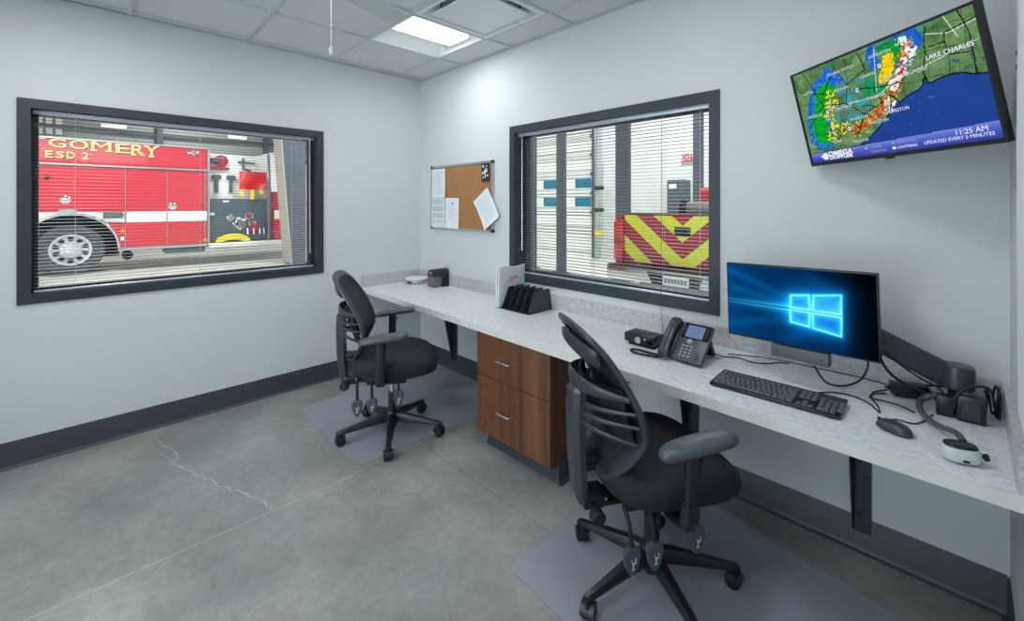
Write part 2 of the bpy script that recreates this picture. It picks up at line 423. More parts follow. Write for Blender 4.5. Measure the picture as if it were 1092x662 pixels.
XL = [0.0, 0.095, 0.71, 1.325, 1.94, 2.555, 3.17, 3.785, 3.93]
YL = [0.0, -0.275, -0.905, -1.56, -2.215, -2.87, -3.52, -4.0]
H = 2.74
def troffer(i, j, label, k=1.0):
    x0, x1 = XL[i] + 0.012, XL[i + 1] - 0.012; y1, y0 = YL[j] - 0.012, YL[j + 1] + 0.012
    xm, ym = (x0 + x1) / 2, (y0 + y1) / 2
    t = thing('ceiling_light', label, 'light', (xm, ym, H), 0, 'recessed ceiling lights')
    b = MB()
    for a in ((x0, x0 + 0.012, y0, y1), (x1 - 0.012, x1, y0, y1), (x0, x1, y0, y0 + 0.012), (x0, x1, y1 - 0.012, y1)): b.box(*a, H - 0.002, H + 0.012)
    b.box(x0, x1, y0, y1, H + 0.085, H + 0.09)
    b.build('housing', M['white'], t)
    for sgn in (-1, 1):
        xo, xi = xm + sgn * 0.285, xm + sgn * 0.155
        r = MB().sheet(lambda u, v: (xo + (xi - xo) * u, y0 + 0.012 + v * (y1 - y0 - 0.024), H + 0.004 + 0.075 * math.sin(u * PI / 2)), 8, 1, 0.003)
        r.build('reflector', M['white'], t)
    MB().sheet(lambda u, v: (xm - 0.15 + 0.3 * u, y0 + 0.03 + v * (y1 - y0 - 0.06), H + 0.066 - 0.022 * math.sin(u * PI)), 10, 1, 0.002).build('lens', M['lens'], t)
    for yy, s_ in ((y0 + 0.03, 1), (y1 - 0.03, -1)):
        MB().box(xm - 0.16, xm + 0.16, yy - 0.004, yy + 0.004, H + 0.035, H + 0.08).build('lens_bracket', M['alu'], t)
        MB().sheet(lambda u, v: (x0 + 0.012 + (x1 - x0 - 0.024) * v, yy - s_ * 0.028 * (1 - u), H + 0.004 + 0.06 * u), 3, 1, 0.003).build('end_plate', M['white'], t)
    area_lamp(t, (0, 0, -0.001), 0.27, 0.50, ROOM_LIGHT * k, ROOM_TINT)
    return t
troffer(2, 1, 'square recessed ceiling light glowing white beside the square ceiling vent', 0.52)
troffer(5, 2, 'added unseen ceiling light over the second desk seat', 0.58)  # this and the next two: fixtures out of view, added to light the room
troffer(2, 4, 'added unseen ceiling light over the open floor by the left window', 0.8)
troffer(5, 5, 'added unseen ceiling light at the glazed end of the room')

# ---------------------------------------------------------------- the office shell
TH = 0.15
WA = dict(a0=-2.705, a1=-0.965, z0=0.926, z1=2.127)      # window in the left wall (a = y)
WB = dict(a0=1.30, a1=2.906, z0=0.916, z1=2.121)         # window in the back wall (a = x)
b = MB()
b.box(-TH, 0, -4.0 - TH, WA['a0'], 0, 3.0); b.box(-TH, 0, WA['a1'], TH, 0, 3.0)
b.box(-TH, 0, WA['a0'], WA['a1'], 0, WA['z0']); b.box(-TH, 0, WA['a0'], WA['a1'], WA['z1'], 3.0)
struct('wall_left', b, M['wall'])
b = MB()
b.box(0, WB['a0'], 0, TH, 0, 3.0); b.box(WB['a1'], 3.93, 0, TH, 0, 3.0)
b.box(WB['a0'], WB['a1'], 0, TH, 0, WB['z0']); b.box(WB['a0'], WB['a1'], 0, TH, WB['z1'], 3.0)
struct('wall_back', b, M['wall'])
struct('wall_right', MB().box(3.93, 3.93 + TH, -4.0 - TH, TH, 0, 3.0), M['wall'])
struct('wall_front', MB().box(0, 0.75, -4.0 - TH, -4.0, 0, 3.0).box(3.55, 3.93, -4.0 - TH, -4.0, 0, 3.0).box(0.75, 3.55, -4.0 - TH, -4.0, 2.35, 3.0), M['wall'])
m = MB()
for a in ((0.75, 0.80, 0, 2.35), (3.50, 3.55, 0, 2.35), (2.12, 2.18, 0, 2.35), (0.80, 3.50, 2.30, 2.35), (0.80, 3.50, 0, 0.10)): m.box(a[0], a[1], -4.12, -4.03, a[2], a[3])
d2_ = struct('added_daylight_glazing', m, M['steel'])  # glazed opening added behind the camera to let in fill daylight
struct('glass_pane', MB().box(0.80, 2.12, -4.08, -4.074, 0.10, 2.30), M['glass'], d2_); struct('glass_pane', MB().box(2.18, 3.50, -4.08, -4.074, 0.10, 2.30), M['glass'], d2_)
fl = struct('floor', MB().box(0, 3.93, -4.0, 0, -0.1, 0), M['floor'])

# saw joints and the jagged crack of the slab
def strip(pts, wd, jag=0.0, z=0.0006, seg=0.03):
    out = []
    for p, q in zip(pts[:-1], pts[1:]):
        L = math.dist(p, q); n = max(1, int(L / seg))
        for k in range(n):
            t = k / n; out.append(((p[0] + (q[0] - p[0]) * t), (p[1] + (q[1] - p[1]) * t)))
    out.append(pts[-1]); mb = MB(); vs = []; fs = []
    for i, p in enumerate(out):
        a = out[max(i - 1, 0)]; c = out[min(i + 1, len(out) - 1)]; d = Vector((c[0] - a[0], c[1] - a[1])).normalized()
        j = random.uniform(-jag, jag); ww = wd * random.uniform(0.55, 1.1)
        x, y = p[0] - d.y * j, p[1] + d.x * j
        vs += [(x - d.y * ww / 2, y + d.x * ww / 2, z), (x + d.y * ww / 2, y - d.x * ww / 2, z)]
    for i in range(len(out) - 1): fs.append((2 * i, 2 * i + 1, 2 * i + 3, 2 * i + 2))
    return mb.add(vs, fs)
struct('saw_joint', strip([(1.437, -3.98), (1.437, -1.32)], 0.006), M['mark'], fl)
struct('saw_joint', strip([(1.437, -1.30), (1.437, -0.02)], 0.004), M['markdark'], fl)
struct('saw_joint', strip([(1.0, -0.905), (1.437, -0.903), (1.50, -0.902)], 0.008), M['mark'], fl)
struct('saw_joint', strip([(1.50, -0.902), (3.9, -0.88)], 0.003), M['markdark'], fl)
struct('crack', strip([(0.222, -2.09), (0.40, -2.04), (0.534, -2.023), (0.60, -2.06), (0.70, -2.02), (0.938, -1.929), (1.03, -1.91), (1.187, -1.82), (1.437, -1.75)], 0.007, 0.011), M['mark'], fl)
struct('crack', strip([(0.43, -2.09), (0.52, -2.06), (0.62, -2.05)], 0.004, 0.006), M['mark'], fl)

# rubber cove base
def cove(name, fn, L):
    prof = [(0, 0.0), (0.022, 0.0), (0.022, 0.003), (0.012, 0.008), (0.007, 0.02), (0.006, 0.146), (0.004, 0.15), (0, 0.15)]
    struct(name, MB().prism(prof, lambda u, v, h: fn(u, v, h), 0, L, True), M['base'])
cove('baseboard_left', lambda u, v, h: (u, -h, v), 3.99)
cove('baseboard_back', lambda u, v, h: (0.007 + h, -u, v), 3.916)
cove('baseboard_right', lambda u, v, h: (3.93 - u, -0.01 - h, v), 3.98)
cove('baseboard_front', lambda u, v, h: (0.025 + h, -4.0 + u, v), 0.70)

# ceiling: slab, tees, lay-in tiles, wall angle
ce = struct('ceiling', MB().box(-TH, 3.93 + TH, -4.0 - TH, TH, 3.0, 3.1), M['white'])
for x in XL[1:-1]: MB().box(x - 0.012, x + 0.012, -4.0, 0, H - 0.001, H + 0.03).build('tee', M['tee'], ce)
for y in YL[1:-1]: MB().box(0, 3.93, y - 0.012, y + 0.012, H, H + 0.028).build('tee', M['tee'], ce)
for a in ((0, 0.02, -4, 0), (3.91, 3.93, -4, 0), (0, 3.93, -0.02, 0), (0, 3.93, -4, -3.98)): MB().box(*a, H - 0.0015, H + 0.004).build('wall_angle', M['tee'], ce)
tiles = {}
FIX = {(2, 1), (3, 1), (5, 2), (2, 4), (5, 5)}
for i in range(len(XL) - 1):
    for j in range(len(YL) - 1):
        if (i, j) in FIX: continue
        wx, wy = round(XL[i + 1] - XL[i], 3), round(YL[j] - YL[j + 1], 3)
        if (wx, wy) not in tiles: tiles[wx, wy] = MB().box(-wx / 2 + 0.004, wx / 2 - 0.004, -wy / 2 + 0.004, wy / 2 - 0.004, 0, 0.016).mesh('ceiling_tile', M['tile'])
        link('ceiling_tile', tiles[wx, wy], ce, ((XL[i] + XL[i + 1]) / 2, (YL[j] + YL[j + 1]) / 2, H + 0.009))

# ---------------------------------------------------------------- office windows and their blinds
def window(name, mapf, a0, a1, z0, z1):
    """mapf(a, d, z): a along the wall, d out of the room (negative = into the room)"""
    def bx(mb, A0, A1, d0, d1, Z0, Z1):
        p = mapf(A0, d0, Z0); q = mapf(A1, d1, Z1); return mb.box(p[0], q[0], p[1], q[1], p[2], q[2])
    f = 0.055; m = MB()
    for A0, A1, Z0, Z1 in ((a0, a0 + f, z0, z1), (a1 - f, a1, z0, z1), (a0 + f, a1 - f, z0, z0 + f), (a0 + f, a1 - f, z1 - f, z1)): bx(m, A0, A1, -0.012, 0.16, Z0, Z1)
    root = struct(name, m, M['steel'])
    i0, i1, k0, k1 = a0 + f, a1 - f, z0 + f, z1 - f; s = 0.026
    for A0, A1, Z0, Z1 in ((i0, i0 + s, k0, k1), (i1 - s, i1, k0, k1), (i0 + s, i1 - s, k0, k0 + s), (i0 + s, i1 - s, k1 - s, k1)):
        m = MB(); bx(m, A0, A1, 0.095, 0.15, Z0, Z1); m.build('glazing_stop', M['steel'], root)
    m = MB(); bx(m, i0 + s, i1 - s, 0.12, 0.126, k0 + s, k1 - s); m.build('glass_pane', M['glass'], root)
    return root
window('window_1', lambda a, d, z: (-d, a, z), **WA)
window('window_2', lambda a, d, z: (a, d, z), **WB)

def blind(label, rz, loc, L, z0, z1, ladders, wand, pulls, mirror=1):
    """built with its slats along local x, room side = local -y"""
    t = thing('window_blind', label, 'blind', loc, rz, 'aluminium slat blinds in the two windows')
    MB().rbox(-L / 2, L / 2, -0.016, 0.014, z1 - 0.027, z1, 0.004).build('headrail', M['rail'], t, True)
    MB().rbox(-L / 2 + 0.004, L / 2 - 0.004, -0.013, 0.013, z0, z0 + 0.014, 0.004).build('bottom_rail', M['rail'], t, True)
    me = MB().sheet(lambda u, v: ((u - 0.5) * (L - 0.012), -0.0125 + 0.025 * v, 0.0016 * math.sin(v * PI) + 0.0008 * v), 1, 4, 0.0007).mesh('slat', M['slat'])
    n = int((z1 - 0.033 - z0 - 0.02) / 0.0213)
    for k in range(n): link('slat', me, t, (0, 0, z0 + 0.03 + k * 0.0213))
    for x in ladders:
        MB().tube([(x, -0.0142, z0 + 0.012), (x, -0.0142, z1 - 0.01)], 0.0009, 5).tube([(x, 0.0142, z0 + 0.012), (x, 0.0142, z1 - 0.01)], 0.0009, 5).build('ladder_cord', M['cord'], t, True)
    MB().tube([(wand[0], -0.024, z1 - 0.02), (wand[0] + 0.004, -0.027, wand[1])], 0.0035, 6).build('tilt_wand', M['alu'], t, True)
    for p in pulls: MB().tube(bez(p), 0.0013, 6).build('pull_cord', M['hangcord'] if len(p) > 3 else M['cord'], t, True)
# rz = 90 deg: local x -> world y, local -y -> world +x
blind('wide slat blind hanging in the left wall window before the fire engine', PI / 2, (-0.04, -1.835, 0), 1.618, 0.983, 2.072, (-0.63, 0.01, 0.63), (0.765, 1.10), [])
blind('slat blind with a long hanging cord in the window over the desk', 0, (2.103, 0.04, 0), 1.490, 0.973, 2.066, (-0.57, -0.045, 0.465), (-0.69, 1.15),
      [[(0.69, -0.022, 2.05), (0.69, -0.024, 1.5), (0.691, -0.024, 1.0)], [(0.462, -0.022, 2.045), (0.463, -0.026, 1.4), (0.466, -0.034, 1.0), (0.480, -0.066, 0.92), (0.492, -0.068, 0.80), (0.494, -0.070, 0.7635)]])

# ---------------------------------------------------------------- worktop along the back wall
t = thing('worktop', 'long grey stone laminate worktop with upstands running along the back wall', 'desk', (1.96, -0.35, 0.74))
outline = [(0.0, -0.632), (3.93, -0.705), (3.93, 0.0), (0.0, 0.0)]
MB().prism([(x, y + 0.004 if y < -0.1 else y) for x, y in outline], lambda u, v, h: (u, v, h), 0.721, 0.76).build('top', M['lam'], t)
MB().prism([(0.0, -0.6335), (3.93, -0.7065), (3.93, -0.701), (0.0, -0.628)], lambda u, v, h: (u, v, h), 0.718, 0.7595).build('front_edge', M['edge'], t)
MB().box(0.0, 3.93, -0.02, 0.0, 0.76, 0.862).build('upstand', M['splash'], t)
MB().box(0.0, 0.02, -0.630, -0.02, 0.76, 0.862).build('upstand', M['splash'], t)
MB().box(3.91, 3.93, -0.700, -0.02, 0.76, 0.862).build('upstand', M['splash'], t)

def bracket(x, label):
    t = thing('shelf_bracket', label, 'bracket', (x, 0, 0.4), 0, 'dark steel brackets under the worktop')
    MB().box(x - 0.033, x + 0.033, -0.008, -0.0065, 0.085, 0.717).build('wall_plate', M['steel'], t)
    p = [(-0.0085, 0.09), (-0.0085, 0.712), (-0.52, 0.712), (-0.52, 0.695), (-0.15, 0.69), (-0.02, 0.09)]
    MB().prism(p, lambda u, v, h: (x + h, u, v), -0.033, -0.028).build('gusset', M['steel'], t)
    MB().box(x - 0.033, x + 0.033, -0.52, -0.0085, 0.712, 0.7175).build('top_flange', M['steel'], t)
    for zz, xx in ((0.16, -0.01), (0.19, 0.012), (0.33, 0.012), (0.39, -0.008), (0.55, 0.0)):
        MB().lathe([(0.006, 0), (0.005, 0.003)], 8, lambda a, c, h: (x + xx + a, -0.008 - h, zz + c)).build('screw_head', M['dark'], t)
bracket(0.582, 'dark bracket under the worktop between the left chair and the cabinet')
bracket(2.762, 'dark bracket under the worktop left of the monitor, behind the front chair')
bracket(3.503, 'dark bracket under the worktop by the right wall')

# drawer cabinet
t = thing('drawer_cabinet', 'walnut veneer two-drawer cabinet under the worktop between the chairs', 'cabinet', (1.985, -0.3, 0))
MB().box(1.682, 2.286, -0.638, -0.012, 0.10, 0.717).build('carcass', M['wood'], t)
for z0, z1, hz in ((0.458, 0.714, 0.585), (0.104, 0.453, 0.283)):
    d = MB().rbox(1.684, 2.284, -0.660, -0.640, z0, z1, 0.0015, 1, False).build('drawer', M['wood'], t)
    xs = 1.945
    MB().tube(bez([(xs - 0.05, -0.659, hz), (xs - 0.05, -0.685, hz), (xs - 0.043, -0.692, hz), (xs, -0.693, hz), (xs + 0.043, -0.692, hz), (xs + 0.05, -0.685, hz), (xs + 0.05, -0.659, hz)], 4), 0.0052, 8).build('handle', M['alu'], d, label='satin metal bar handle')
MB().box(1.70, 2.27, -0.575, -0.03, 0.0, 0.099).build('plinth', M['base'], t)
MB().prism([(0, 0.001), (0.024, 0.001), (0.012, 0.012), (0.008, 0.03), (0.006, 0.15), (0, 0.15)], lambda u, v, h: (2.2875 + u, h, v), -0.60, -0.03).build('cove_base', M['base'], t)
MB().prism([(0, 0.001), (0.024, 0.001), (0.012, 0.012), (0.008, 0.03), (0.006, 0.098), (0, 0.098)], lambda u, v, h: (h, -0.5755 - u, v), 1.70, 2.285).build('cove_base', M['base'], t)

# vinyl chair mats
def chair_mat(label, pts):
    P = []; n = len(pts)
    for i in range(n):
        a, p, c = Vector(pts[i - 1]), Vector(pts[i]), Vector(pts[(i + 1) % n])
        u = (a - p).normalized(); v = (c - p).normalized(); r = 0.07
        for k in range(6):
            s_ = k / 5; q = p + u * r * (1 - s_) ** 2 + v * r * s_ ** 2; P.append((q.x, q.y))
    o = MB().prism(P, lambda u, v, h: (u, v, h), 0.0015, 0.005).build('chair_mat', M['vinyl'])
    tag(o, label, 'mat', 'vinyl chair mats on the concrete floor')
chair_mat('translucent vinyl mat under the left chair', [(0.38, -1.30), (1.385, -1.30), (1.385, -0.06), (0.38, -0.06)])
chair_mat('translucent vinyl mat under the front chair', [(2.485, -1.165), (3.76, -1.245), (3.75, -0.315), (2.56, -0.085)])

# ---------------------------------------------------------------- task chairs
CM = {}
def cm(key, fn, m):
    if key not in CM: CM[key] = fn().mesh(key[0], m)
    return CM[key]
# right half of the back frame, bottom to top (x, y, z)
FR = [(0, -0.238, 0.498), (0.06, -0.232, 0.50), (0.105, -0.222, 0.515), (0.165, -0.19, 0.585), (0.207, -0.155, 0.655), (0.220, -0.145, 0.70), (0.219, -0.16, 0.77), (0.212, -0.196, 0.85), (0.202, -0.238, 0.92), (0.187, -0.278, 0.98), (0.155, -0.314, 1.022), (0.10, -0.334, 1.044), (0, -0.341, 1.052)]
def frame_loop():
    h = bez(FR, 4); return h + [Vector((-p.x, p.y, p.z)) for p in reversed(h[1:-1])]
def back_frame():
    L = frame_loop(); m = MB(); nr = []
    for p in L: nr.append(Vector((0, 0.8, 0.6)) if p.z > 0.72 else Vector((0, 0.85, -0.5)))
    wd = [0.040 + 0.022 * max(0, 1 - abs(p.z - 0.6) / 0.13) + 0.012 * max(0, (p.z - 1.0) / 0.07) for p in L]
    return sweep(m, L, nr, wd, 0.022, 12, True)
def edge_at(z):
    h = bez(FR, 8)
    for p, q in zip(h[:-1], h[1:]):
        if p.z <= z <= q.z and q.z > p.z: return p.lerp(q, (z - p.z) / (q.z - p.z))
    return h[-1]
def mesh_panel():
    def fn(u, v):
        z = 0.507 + v * 0.538; e = edge_at(z); x = (2 * u - 1) * max(0.012, e.x - 0.004)
        return (x, e.y - 0.018 * (1 - (2 * u - 1) ** 2) * min(1, (z - 0.507) / 0.1) * min(1, (1.06 - z) / 0.08), z)
    return MB().sheet(fn, 12, 28, 0.002)
def top_shell():
    def fn(u, v):
        a = PI * u; x = -0.17 * math.cos(a); drop = 0.028 + 0.105 * v * math.sin(a) ** 0.6
        z = 1.045 - 0.035 * abs(math.cos(a)) ** 3 - drop; e = edge_at(max(z, 0.9))
        return (x, -0.345 + 0.055 * (v ** 1.5) * math.sin(a) - 0.010 * math.sin(PI * v) + 0.05 * abs(math.cos(a)) ** 3, z)
    return MB().sheet(fn, 20, 8, 0.005)
def hoop(zc, ze, hc, he, yc, th=0.008, xe=0.205):
    pts = []; wd = []
    for k in range(17):
        s_ = -1 + k / 8; z = zc + (ze - zc) * abs(s_) ** 1.5; e = edge_at(z)
        ye = e.y - 0.012; pts.append((s_ * (e.x - 0.006), yc + (ye - yc) * abs(s_) ** 2.2, z)); wd.append(hc + (he - hc) * abs(s_) ** 1.3)
    return sweep(MB(), pts, [Vector((p[0] * -2.2, 1, 0)) for p in pts], wd, th, 10)
def lumbar_pad():
    return MB().sheet(lambda u, v: ((2 * u - 1) * 0.185, -0.285 + 0.075 * (2 * u - 1) ** 2 + 0.06 * (1 - v) ** 1.5, 0.635 + v * 0.215), 12, 6, 0.006)
def spine():
    p = [(-0.052, 0), (-0.036, -0.022), (0.036, -0.022), (0.052, 0), (0.052, 0.024), (-0.052, 0.024)]
    m = MB(); rs = []
    for z, yc, s_ in ((0.365, -0.295, 0.75), (0.40, -0.305, 0.9), (0.55, -0.318, 1.0), (0.72, -0.322, 1.0), (0.795, -0.318, 1.0), (0.815, -0.306, 0.85)):
        rs.append([(u * s_, yc + v * s_, z) for u, v in p])
    return m.rings(rs, True, False)
def seat():
    rs = []
    def zf(x, y):
        f = max(0, (y - 0.08) / 0.21); return -0.045 * f * f + 0.012 * (abs(x) / 0.25) ** 2 - 0.004 * (1 if abs(x) < 0.15 else 0) * 0
    for s_, z, d in ((0.4, 0.392, 0), (0.82, 0.395, 0), (0.94, 0.402, 0.2), (0.985, 0.42, 0.5), (1.0, 0.443, 0.8), (0.995, 0.465, 1), (0.965, 0.487, 1), (0.91, 0.499, 1), (0.8, 0.504, 1), (0.5, 0.502, 1), (0.15, 0.498, 1)):
        rs.append(superring(0, 0.028, z + 0.045, 0.265 * s_, 0.270 * s_, 40, 3.2, lambda x, y, d=d: zf(x, y) * d))
    return MB().rings(rs)
def seat_pan():
    return MB().rings([superring(0, 0.02, z + 0.045, 0.21 * s_, 0.22 * s_, 24, 3) for s_, z in ((0.9, 0.372), (1, 0.380), (1, 0.398))])
def arm_pad(s):
    rs = []
    for k, z in ((0.80, -0.016), (0.93, -0.012), (1.0, -0.002), (0.97, 0.008), (0.86, 0.015), (0.6, 0.019), (0.2, 0.02)):
        rs.append([(x, y, q) for x, y, q in superring(s * 0.33, -0.012, 0.718 + z, 0.046 * (0.4 * k + 0.6 * k), 0.142 * (0.75 + 0.25 * k), 32, 2.5, lambda x, y: 0.016 * ((y + 0.02) / 0.14) - 0.006 * ((y + 0.012) / 0.14) ** 2)])
    return MB().rings(rs)
def arm_post(s):
    rs = []
    for z, y, x, a, b_ in ((0.708, -0.03, 0.325, 0.017, 0.026), (0.66, -0.03, 0.323, 0.018, 0.026), (0.56, -0.032, 0.318, 0.018, 0.026), (0.50, -0.033, 0.315, 0.019, 0.027)):
        rs.append(superring(s * x, y, z, a, b_, 20, 3.5))
    return MB().rings(rs)
def arm_sleeve(s):
    rs = []
    for z, y, x, a, b_ in ((0.520, -0.033, 0.315, 0.022, 0.029), (0.48, -0.034, 0.313, 0.023, 0.029), (0.455, -0.035, 0.31, 0.023, 0.030), (0.432, -0.035, 0.305, 0.019, 0.026)):
        rs.append(superring(s * x, y, z, a, b_, 20, 3.2))
    return sweep(MB().rings(rs), [(s * 0.305, -0.035, 0.440), (s * 0.25, -0.035, 0.420), (s * 0.12, -0.03, 0.412)], (0, 0, 1), 0.065, 0.014, 10)
def base_star():
    m = MB(); m.lathe([(0.026, 0.04), (0.034, 0.06), (0.042, 0.085), (0.045, 0.125), (0.036, 0.145), (0.03, 0.155)], 20)
    for k in range(5):
        a = 2 * PI * k / 5; c, s_ = math.cos(a), math.sin(a); rs = []
        for r, z, w_, h in ((0.02, 0.112, 0.052, 0.05), (0.08, 0.112, 0.052, 0.048), (0.19, 0.098, 0.042, 0.034), (0.29, 0.084, 0.033, 0.024), (0.332, 0.078, 0.030, 0.022), (0.340, 0.077, 0.02, 0.014)):
            rs.append([(r * c - y * s_, r * s_ + y * c, z + q) for y, q in [(-w_ / 2, -h / 2), (-w_ * 0.5, h * 0.1), (-w_ * 0.3, h / 2), (w_ * 0.3, h / 2), (w_ * 0.5, h * 0.1), (w_ / 2, -h / 2)]])
        m.rings(rs, True, False)
    return m
def caster_wheel(): return MB().lathe([(0.012, -0.011), (0.024, -0.0105), (0.0285, -0.007), (0.0285, 0.007), (0.024, 0.0105), (0.012, 0.011)], 20, lambda x, y, z: (z, x, y))
def caster_fork():
    m = MB().cyl((0, -0.018, 0.045), (0, -0.018, 0.085), 0.009, n=10)
    return m.sheet(lambda u, v: ((v - 0.5) * 0.052, 0.032 * math.cos(PI * (0.15 + 0.85 * u)), 0.0285 + 0.032 * math.sin(PI * (0.15 + 0.85 * u))), 8, 2, 0.003)
def lever(): return MB().tube(bez([(0.12, 0, 0.440), (0.165, -0.004, 0.418), (0.19, -0.002, 0.380), (0.197, 0, 0.338), (0.20, 0, 0.312)], 4), [0.008 + 0.0014 * (k % 2) for k in range(17)], 8)
def paddle_shape():
    p = [(-0.012, 0.052), (0.012, 0.052), (0.030, 0.040), (0.032, 0.016), (0.024, -0.020), (0.010, -0.046), (0, -0.05), (-0.010, -0.046), (-0.024, -0.020), (-0.032, 0.016), (-0.030, 0.040)]
    m = MB(); rs = [[(x, q * k, 0.27 + v * k) for q, v in p] for x, k in ((0.190, 0.86), (0.195, 1.0), (0.205, 1.0), (0.2105, 0.86))]
    return m.rings(rs, True, False)
def paddle_decal():
    m = MB(); x0, x1 = 0.2105, 0.2115
    m.prism([(-0.010, 0.013), (-0.006, 0.013), (-0.002, -0.002), (0.008, -0.002), (0.008, 0.002), (-0.002, 0.004), (-0.005, 0.013)], lambda u, v, h: (h, u, 0.268 + v), x0, x1)
    m.box(x0, x1, -0.001, 0.003, 0.248, 0.266); m.box(x0, x1, 0.009, 0.012, 0.268, 0.286); m.box(x0, x1, -0.006, 0.006, 0.246, 0.249)
    return m
def knob(): return MB().lathe([(0.006, 0.0), (0.012, 0.05), (0.026, 0.052), (0.028, 0.06), (0.028, 0.082), (0.022, 0.088)], 18, lambda x, y, z: (0.045 + z, -0.275 + x, 0.372 + y))
def task_chair(label, x, y, facing, star, casters, low_left=False):
    t = thing('task_chair', label, 'chair', (x, y, 0.005), math.radians(facing) - PI / 2, 'black mesh-back task chairs at the worktop')
    P = lambda key, fn, m, par=t, loc=(0, 0, 0), rot=(0, 0, 0), **kw: link(key[0], cm(key, fn, M[m]), par, loc, rot, **kw)
    st = math.radians(star - facing) + PI / 2
    P(('star_base',), base_star, 'plastic', rot=(0, 0, st))
    for k in range(5):
        a = st + 2 * PI * k / 5
        c = P(('caster',), caster_fork, 'plastic', loc=(0.32 * math.cos(a), 0.32 * math.sin(a), 0), rot=(0, 0, casters[k]))
        for s_ in (-1, 1): P(('wheel',), caster_wheel, 'rubber', c, (s_ * 0.0135, 0, 0.0285))
    P(('gas_lift',), lambda: MB().cyl((0, 0, 0.145), (0, 0, 0.27), 0.025), 'plastic')
    P(('piston',), lambda: MB().cyl((0, 0, 0.25), (0, 0, 0.40), 0.0145), 'chrome', label='bright chrome piston')
    P(('tilt_mechanism',), lambda: MB().rbox(-0.10, 0.10, -0.15, 0.10, 0.355, 0.420, 0.012).rbox(-0.055, 0.055, -0.285, -0.10, 0.362, 0.378, 0.004), 'plastic')
    P(('seat_pan',), seat_pan, 'plastic'); P(('seat',), seat, 'fabric')
    bf = P(('back_frame',), back_frame, 'plastic2')
    P(('back_mesh',), mesh_panel, 'mesh', label='dark see-through woven mesh')
    P(('top_shell',), top_shell, 'plastic2', bf)
    P(('lumbar_band',), lambda: hoop(0.838, 0.826, 0.066, 0.020, -0.326, 0.012), 'plastic2')
    for zc, ze in ((0.756, 0.776), (0.722, 0.728), (0.690, 0.665)): P(('lumbar_rib', zc), lambda: hoop(zc, ze, 0.024, 0.013, -0.306, 0.012), 'plastic2')
    P(('lumbar_pad',), lumbar_pad, 'plastic')
    P(('spine',), spine, 'plastic2')
    P(('frame_bracket',), lambda: MB().rbox(-0.035, 0.035, -0.305, -0.225, 0.515, 0.545, 0.006).rbox(-0.03, 0.03, -0.30, -0.215, 0.485, 0.512, 0.006), 'plastic')
    P(('back_hinge',), lambda: MB().rbox(-0.05, 0.05, -0.30, -0.20, 0.352, 0.40, 0.008), 'plastic')
    for sx in (-0.051, 0.051):
        for yy, zz in ((-0.215, 0.388), (-0.215, 0.362)): P(('bolt', sx), lambda: MB().cyl((sx, 0, 0), (sx * 1.06, 0, 0), 0.006, n=10), 'chrome', loc=(0, yy, zz))
    P(('tension_knob',), knob, 'rubber')
    for s_ in (-1, 1):
        lo = (0, 0, -0.045 if (s_ < 0 and low_left) else 0)
        a = P(('arm_post', s_), lambda: arm_post(s_), 'plastic', loc=lo)
        P(('arm_sleeve', s_), lambda: arm_sleeve(s_), 'plastic', a)
        P(('arm_button', s_), lambda: MB().rbox(s_ * 0.325 - 0.006, s_ * 0.325 + 0.006, -0.002, 0.004, 0.655, 0.685, 0.002), 'dark', a)
        P(('arm_pad', s_), lambda: arm_pad(s_), 'padgrey', loc=lo)
    for yy, dz in ((-0.185, -0.005), (-0.098, 0.0), (0.06, 0.04)):
        l = P(('lever',), lever, 'rubber', loc=(0.01 if yy > 0 else 0, yy, dz))
        P(('paddle',), paddle_shape, 'paddle', l); P(('paddle_icon',), paddle_decal, 'decal', l)
    return t
task_chair('black mesh-back task chair farther off, nearer the left wall', 1.18, -0.97, 55, 255, (0.3, 1.9, -0.8, 2.6, 0.9))
task_chair('black mesh-back task chair nearest the camera, facing the phone', 2.935, -0.80, 58, 256.5, (0.9, -0.5, 2.2, 0.2, 1.5), True)

# ---------------------------------------------------------------- things on the worktop
DZ = 0.7605
# small round access unit, far left
t = thing('round_puck', 'round white-topped puck on a grey base in the far corner of the worktop', 'device', (0.17, -0.15, DZ))
MB().lathe([(0.088, 0), (0.094, 0.004), (0.098, 0.036), (0.098, 0.040)], 40, lambda x, y, z: (x, y, z)).build('base', M['alu'], t, True)
MB().lathe([(0.106, 0.041), (0.111, 0.046), (0.108, 0.052), (0.07, 0.057), (0.002, 0.0585)], 40).build('lid', M['white'], t, True)
MB().rbox(0.0, 0.05, -0.100, -0.09, 0.008, 0.022, 0.003).build('port', M['dark'], t, True)

# pencil sharpener
t = thing('pencil_sharpener', 'black arched electric pencil sharpener with a smoked shavings bin', 'sharpener', (0.465, -0.10, DZ))
arch = [(-0.05, 0.0), (0.05, 0.0), (0.05, 0.112)] + [(0.05 * math.cos(a), 0.112 + 0.05 * math.sin(a)) for a in [PI * k / 10 for k in range(1, 10)]] + [(-0.05, 0.112)]
MB().prism(arch, lambda u, v, h: (u, h, v), 0.0, 0.074, True).build('body', M['plastic'], t, True)
arch2 = [(-0.05, 0.100), (0.05, 0.100), (0.05, 0.112)] + [(0.05 * math.cos(a), 0.112 + 0.05 * math.sin(a)) for a in [PI * k / 10 for k in range(1, 10)]] + [(-0.05, 0.112)]
MB().prism(arch2, lambda u, v, h: (u, h, v), -0.088, 0.0, True).build('hood', M['plastic'], t, True)
MB().rbox(-0.047, 0.047, -0.092, -0.002, 0.004, 0.096, 0.004).build('shavings_bin', M['smoke'], t, True)
MB().lathe([(0.014, 0), (0.014, 0.003), (0.006, 0.0031), (0.006, 0.0005)], 18, lambda x, y, z: (x, -0.088 - z, 0.130 + y)).build('pencil_hole', M['alu'], t, True)

